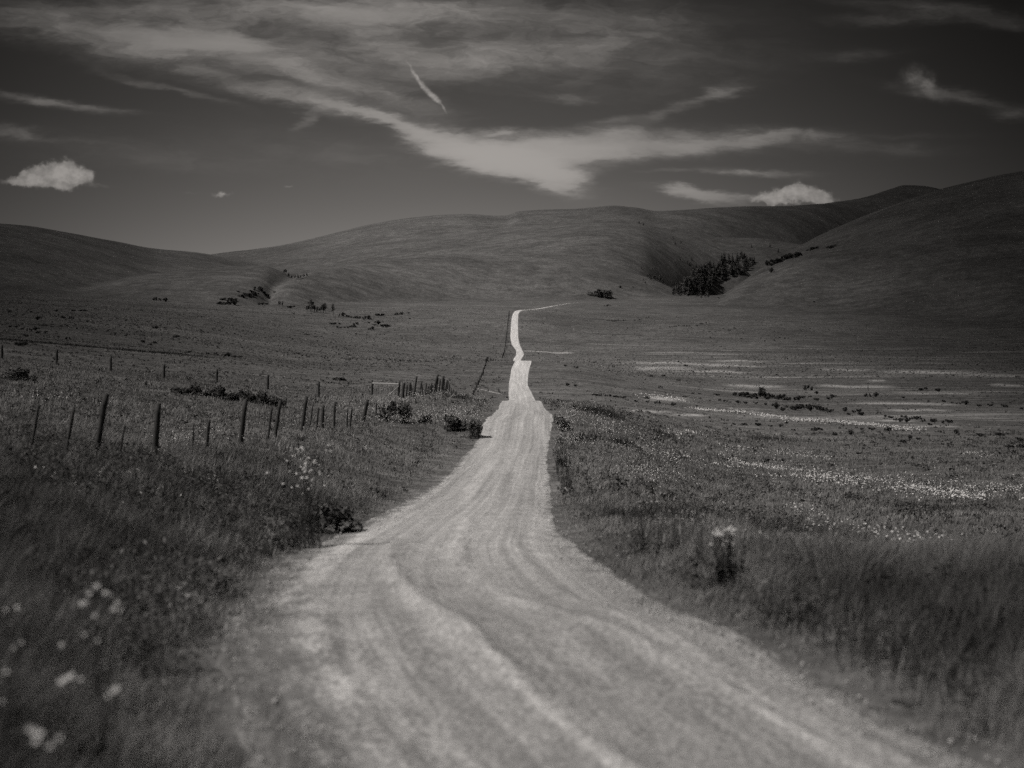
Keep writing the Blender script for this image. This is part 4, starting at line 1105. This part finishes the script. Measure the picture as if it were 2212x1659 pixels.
# clear sky darkened upward and to both sides: polarised blue plus painted lens falloff
du = n.m('SUBTRACT', U, .93)
g1 = n.m('POWER', 2.718, n.m('MULTIPLY', n.m('MULTIPLY', du, du), -1.0))
dv = n.m('MAXIMUM', n.m('SUBTRACT', .56, Vv), 0.)
g2 = n.m('POWER', 2.718, n.m('MULTIPLY', dv, -1.5))
falloff = n.m('MAXIMUM', n.m('MULTIPLY', g1, g2), .10)
base = n.m('MULTIPLY', n.m('MULTIPLY', red, n.mix(front, .62, falloff)), .40)

uv = n.comb(U, Vv, 0.)
# warped coordinates for streaky ice cloud
wn = n.noise(n.comb(n.m('MULTIPLY', U, 2.2), n.m('MULTIPLY', Vv, 7.5), 1.7), 1., 5, .6, 0., True)
wv = n.vm('SUBTRACT', wn, (.5, .5, .5))
wn2 = n.noise(n.comb(n.m('MULTIPLY', U, 9.), n.m('MULTIPLY', Vv, 34.), 4.2), 1., 5, .65, 0., True)
wv2 = n.vm('SUBTRACT', wn2, (.5, .5, .5))
cw = n.vm('ADD', uv, n.vm('ADD', n.vm('MULTIPLY', wv, (.20, .055, 0)), n.vm('MULTIPLY', wv2, (.13, .034, 0))))
cU, cV, _ = n.xyz(cw)
# puffier warp for heap clouds
pn = n.noise(n.comb(n.m('MULTIPLY', U, 26.), n.m('MULTIPLY', Vv, 30.), 8.), 1., 6, .6, 0., True)
pw = n.vm('ADD', uv, n.vm('MULTIPLY', n.vm('SUBTRACT', pn, (.5, .5, .5)), (.05, .045, 0)))
pU, pV, _ = n.xyz(pw)
def blob(X, Y, cx, cy, rx, ry, rot, amp, k=1.):
    c, s_ = math.cos(R(rot)), math.sin(R(rot))
    dx = n.m('SUBTRACT', X, cx / 1000); dy = n.m('SUBTRACT', Y, cy / 1000)
    a = n.m('ADD', n.m('MULTIPLY', dx, c / (rx / 1000)), n.m('MULTIPLY', dy, s_ / (rx / 1000)))
    b = n.m('ADD', n.m('MULTIPLY', dx, -s_ / (ry / 1000)), n.m('MULTIPLY', dy, c / (ry / 1000)))
    r2 = n.m('ADD', n.m('MULTIPLY', a, a), n.m('MULTIPLY', b, b))
    if k != 1.: r2 = n.m('POWER', r2, k)
    return n.m('MULTIPLY', n.m('POWER', 2.718, n.m('MULTIPLY', r2, -1.)), amp)
CIR = [(1050,348,120,30,11,.85,1.8),(1130,376,95,24,9,.8,1.8),(1075,340,140,34,12,.8,1.6),(1130,362,120,34,20,1.0,1.6),(1180,385,60,22,24,.8,1.8),(1230,322,160,30,-5,.95,1.3),(1010,315,100,24,16,.75,1.4),(1160,335,130,34,0,.7,1.4),
       (1420,320,180,18,-3,.55),(1500,318,90,14,-6,.35),(1600,306,140,12,-6,.34),(1720,301,150,13,4,.26),(1640,293,260,8,0,.18),(1880,325,140,14,2,.10),
       (790,247,120,10,15,.5,1.3),(880,272,110,13,16,.55,1.3),(660,217,130,13,10,.5),(945,285,60,18,14,.5),(640,246,18,28,25,.22),(1090,291,50,7,0,.75),(1000,300,60,5,10,-.3),
       (170,62,190,36,8,.36),(300,85,190,34,7,.34),(420,92,150,30,4,.40),(600,70,250,45,-6,.34),(800,25,240,36,0,.52),(560,15,380,34,0,.22),(560,125,170,30,26,.26),(690,65,80,20,0,-.12),(700,75,90,16,20,-.1),
       (900,105,260,46,-4,.30),(1080,118,190,26,-6,.28),(700,178,220,20,15,.26),(1180,60,220,50,0,.13),(480,165,190,12,18,.18),(1010,150,210,20,-4,.2),(250,25,200,20,0,.16),
       (130,225,95,9,9,.42),(60,208,60,7,10,.22),(20,285,60,10,8,.22),(95,300,110,7,4,.15),(330,180,110,8,16,.16),
       (1475,226,85,13,-24,.24),(1555,202,50,11,-14,.26),(1340,262,60,9,-3,.26),(1190,210,60,7,4,.12),(1420,140,60,40,-50,.06),(1240,205,40,6,0,.1),
       (2050,207,95,12,10,.2),(2180,245,50,9,5,.16),(2030,22,170,14,4,.12),(1960,40,120,12,-4,.12),(2180,48,90,12,4,.11),(1860,122,90,12,-4,.07),
       (1250,120,260,60,-6,.10),(1350,40,200,40,0,.08),(1500,150,200,50,-10,.05),(300,330,260,30,6,.07),(700,330,200,40,8,.05),(1650,376,75,7,4,.42),(1600,374,60,4,0,.3),(1530,424,85,13,9,.8,1.8),(1480,413,60,6,4,.4),(1440,372,60,4,0,.12)]
acc = None
for b_ in CIR:
    v = blob(cU, cV, *b_); acc = v if acc is None else n.m('ADD', acc, v)
fib = n.noise(n.comb(n.m('MULTIPLY', cU, 5.), n.m('MULTIPLY', n.m('ADD', cV, n.m('MULTIPLY', cU, -.12)), 42.), 2.), 1., 6, .62)
soft = n.noise(n.comb(n.m('MULTIPLY', cU, 3.), n.m('MULTIPLY', cV, 9.), 6.), 1., 4, .55)
brk = n.noise(n.comb(n.m('MULTIPLY', cU, 8.), n.m('MULTIPLY', cV, 20.), 11.), 1., 8, .66, .6)
tex = n.m('MULTIPLY', n.m('MULTIPLY', n.ramp(fib, .28, .72, .6, 1.25), n.ramp(soft, .3, .7, .6, 1.3)), n.ramp(brk, .3, .68, .5, 1.4))
core = n.ramp(acc, .45, .95)
cir = n.m('MULTIPLY', acc, n.mix(n.m('MULTIPLY', core, .8), tex, 1.05))
cir = n.m('SUBTRACT', 1., n.m('POWER', 2.718, n.m('MULTIPLY', cir, -1.25)))
CUM = [(118,388,62,20,0,1.5,2.),(142,366,34,24,0,1.5,2.),(55,386,48,14,-8,1.2,2.),(95,372,36,16,0,1.2,2.),(168,380,26,18,0,1.2,2.),
       (1700,422,58,18,0,1.3,2.),(1722,412,36,16,0,1.3,2.),(1768,426,36,14,8,1.2,2.),(1660,432,40,10,0,1.0,2.),
       (480,417,15,5,0,.8),(625,402,10,4,0,.5),(470,420,20,4,0,.4),(205,399,40,5,8,.3),(410,421,18,3,0,.2),(1985,175,42,26,35,.36),(2010,190,40,16,30,.3),
       ]
TRAIL = [(888,148,18,3.5,60,.36,1.5),(897,165,20,4.5,60,.4,1.5),(908,181,22,6,48,.42,1.5),(925,196,22,6,44,.45,1.5),(940,209,18,6.5,46,.45,1.5),(951,222,16,5,58,.42,1.5),(959,236,13,3,66,.38,1.5),(880,135,14,3,60,.2)]
acc2 = None
for b_ in CUM:
    v = blob(pU, pV, *b_); acc2 = v if acc2 is None else n.m('ADD', acc2, v)
tU = n.m('ADD', U, n.m('MULTIPLY', n.m('SUBTRACT', pU, U), .45)); tV = n.m('ADD', Vv, n.m('MULTIPLY', n.m('SUBTRACT', pV, Vv), .45))
for b_ in TRAIL: acc2 = n.m('ADD', acc2, blob(tU, tV, *b_))
puff = n.noise(n.comb(n.m('MULTIPLY', U, 34.), n.m('MULTIPLY', Vv, 44.), 3.), 1., 5, .6)
cum = n.ramp(n.m('MULTIPLY', acc2, n.ramp(puff, .2, .8, .75, 1.2)), .02, .95)
cumcol = n.m('MULTIPLY', n.m('MULTIPLY', n.ramp(puff, .3, .7, .72, 1.12), n.ramp(acc2, .3, 2.2, .78, 1.1)), .39)
cl = n.mix(n.m('MULTIPLY', cir, front), base, n.m('MULTIPLY', n.mix(g1, .28, 1.), .36 * 10.))  # cirrus dimmed to the sides by the same painted falloff
cl = n.mix(n.m('MULTIPLY', n.m('MULTIPLY', cum, front), .93), cl, n.m('MULTIPLY', cumcol, n.m('MULTIPLY', n.mix(g1, .35, 1.), 10.)))
tint = n.new('ShaderNodeCombineColor')
n._in(tint.inputs[0], cl); n._in(tint.inputs[1], n.m('MULTIPLY', cl, .94)); n._in(tint.inputs[2], n.m('MULTIPLY', cl, .885))
t.links.new(tint.outputs[0], bg.inputs[0]); bg.inputs[1].default_value = .1

# ------------------------------------------------------------------ two unseen sheets added overhead, shaped to darken both sides of the view
def shade_bank(side, label):
    zb = 1600.; n1, n2 = 150, 220
    gx = np.linspace(0, 1, n1)[None, :]; gy = np.linspace(-150, 4900, n2)[:, None]
    # ground point shaded by each part of the bank
    X = side * (gx ** 1.3 * 1900 + 0) * np.ones_like(gy); Y = gy * np.ones_like(gx)
    a = np.abs(X) / (np.maximum(Y, 0) + 140)
    a = a + .05 * fbm(X / 240., Y / 320., 31, 4) * sstep(.05, .3, a)
    light = np.maximum(np.exp(-(a / .217) ** 2), .10)
    edge = sstep(0, .12, 1 - gx) * sstep(-150, 60, gy) * (1 - sstep(4300, 4900, gy))
    light = 1 - (1 - light) * edge
    sh = SV[:2] / SV[2] * zb
    th = 120 * np.clip(1 - light, 0, 1) * (1 + .8 * fbm(X / 160., Y / 160., 33, 4)) + 4
    zl, zh = zb - .25 * th, zb + .75 * th; k0, k1 = SV[0] / SV[2], SV[1] / SV[2]      # sheared along the sun direction so both faces shade the same ground
    lo = np.stack([X + k0 * zl, Y + k1 * zl, zl], -1); hi = np.stack([X + k0 * zh, Y + k1 * zh, zh], -1)
    idx = np.arange(n1 * n2).reshape(n2, n1)
    keep = (light[:-1, :-1] < .985)
    f1 = np.stack([idx[:-1, :-1], idx[1:, :-1], idx[1:, 1:], idx[:-1, 1:]], -1)[keep]
    f2 = np.stack([idx[:-1, :-1], idx[:-1, 1:], idx[1:, 1:], idx[1:, :-1]], -1)[keep] + n1 * n2
    V = np.concatenate([lo.reshape(-1, 3), hi.reshape(-1, 3)]); F = np.concatenate([f1, f2])
    thick = np.concatenate([np.sqrt(light).ravel()] * 2)
    o = link('shade_clouds', mesh_np('shade_clouds', V, F, M_SHADE_CLOUD, {'clear': thick}, smooth=True)); tag(o, label, 'shade_clouds', kind='stuff')
M_SHADE_CLOUD, n_, b_ = material('shade_cloud')
b_.inputs['Base Color'].default_value = (.8, .8, .8, 1)
tr_ = n_.new('ShaderNodeBsdfTransparent'); mx_ = n_.new('ShaderNodeMixShader')
n_._in(mx_.inputs[0], n_.attr('clear')); n_.t.links.new(b_.outputs[0], mx_.inputs[1]); n_.t.links.new(tr_.outputs[0], mx_.inputs[2])
n_.t.links.new(mx_.outputs[0], n_.t.nodes['Material Output'].inputs[0])
shade_bank(-1, 'unseen overhead sheet added to shade the left side of the valley')
shade_bank(1, 'unseen overhead sheet added to shade the right side of the valley')

# ------------------------------------------------------------------ sun
L = bpy.data.lights.new('sun', 'SUN'); L.energy = 4.1; L.angle = R(.5); L.color = (1., .945, .895)
so = bpy.data.objects.new('sun', L); COL.objects.link(so)
so.rotation_euler = (math.pi / 2 - SUN_EL, 0, -SUN_AZ + math.pi)
from mathutils import Vector
so.rotation_mode = 'QUATERNION'; so.rotation_quaternion = Vector(tuple(SV)).to_track_quat('Z', 'Y')

# ------------------------------------------------------------------ camera
cam = bpy.data.cameras.new('camera'); co = bpy.data.objects.new('camera', cam); COL.objects.link(co)
co.location = (0, 0, EYE); co.rotation_euler = (R(90), 0, 0)
cam.sensor_width = 36; cam.lens = 36 * FX / 2212
cam.shift_x = 0; cam.shift_y = -(829.5 - HV) / 2212
cam.clip_start = .1; cam.clip_end = 20000
cam.dof.use_dof = True; cam.dof.focus_distance = 130; cam.dof.aperture_fstop = cam.lens / 42.
C.camera = co

C.render.engine = 'CYCLES'
C.cycles.max_bounces = 5; C.cycles.diffuse_bounces = 2; C.cycles.glossy_bounces = 1; C.cycles.transparent_max_bounces = 8
C.cycles.use_denoising = False
C.cycles.use_adaptive_sampling = True; C.cycles.adaptive_threshold = .045; C.cycles.adaptive_min_samples = 20
C.view_settings.view_transform = 'Standard'; C.view_settings.look = 'None'
C.view_settings.exposure = 0; C.view_settings.gamma = 1
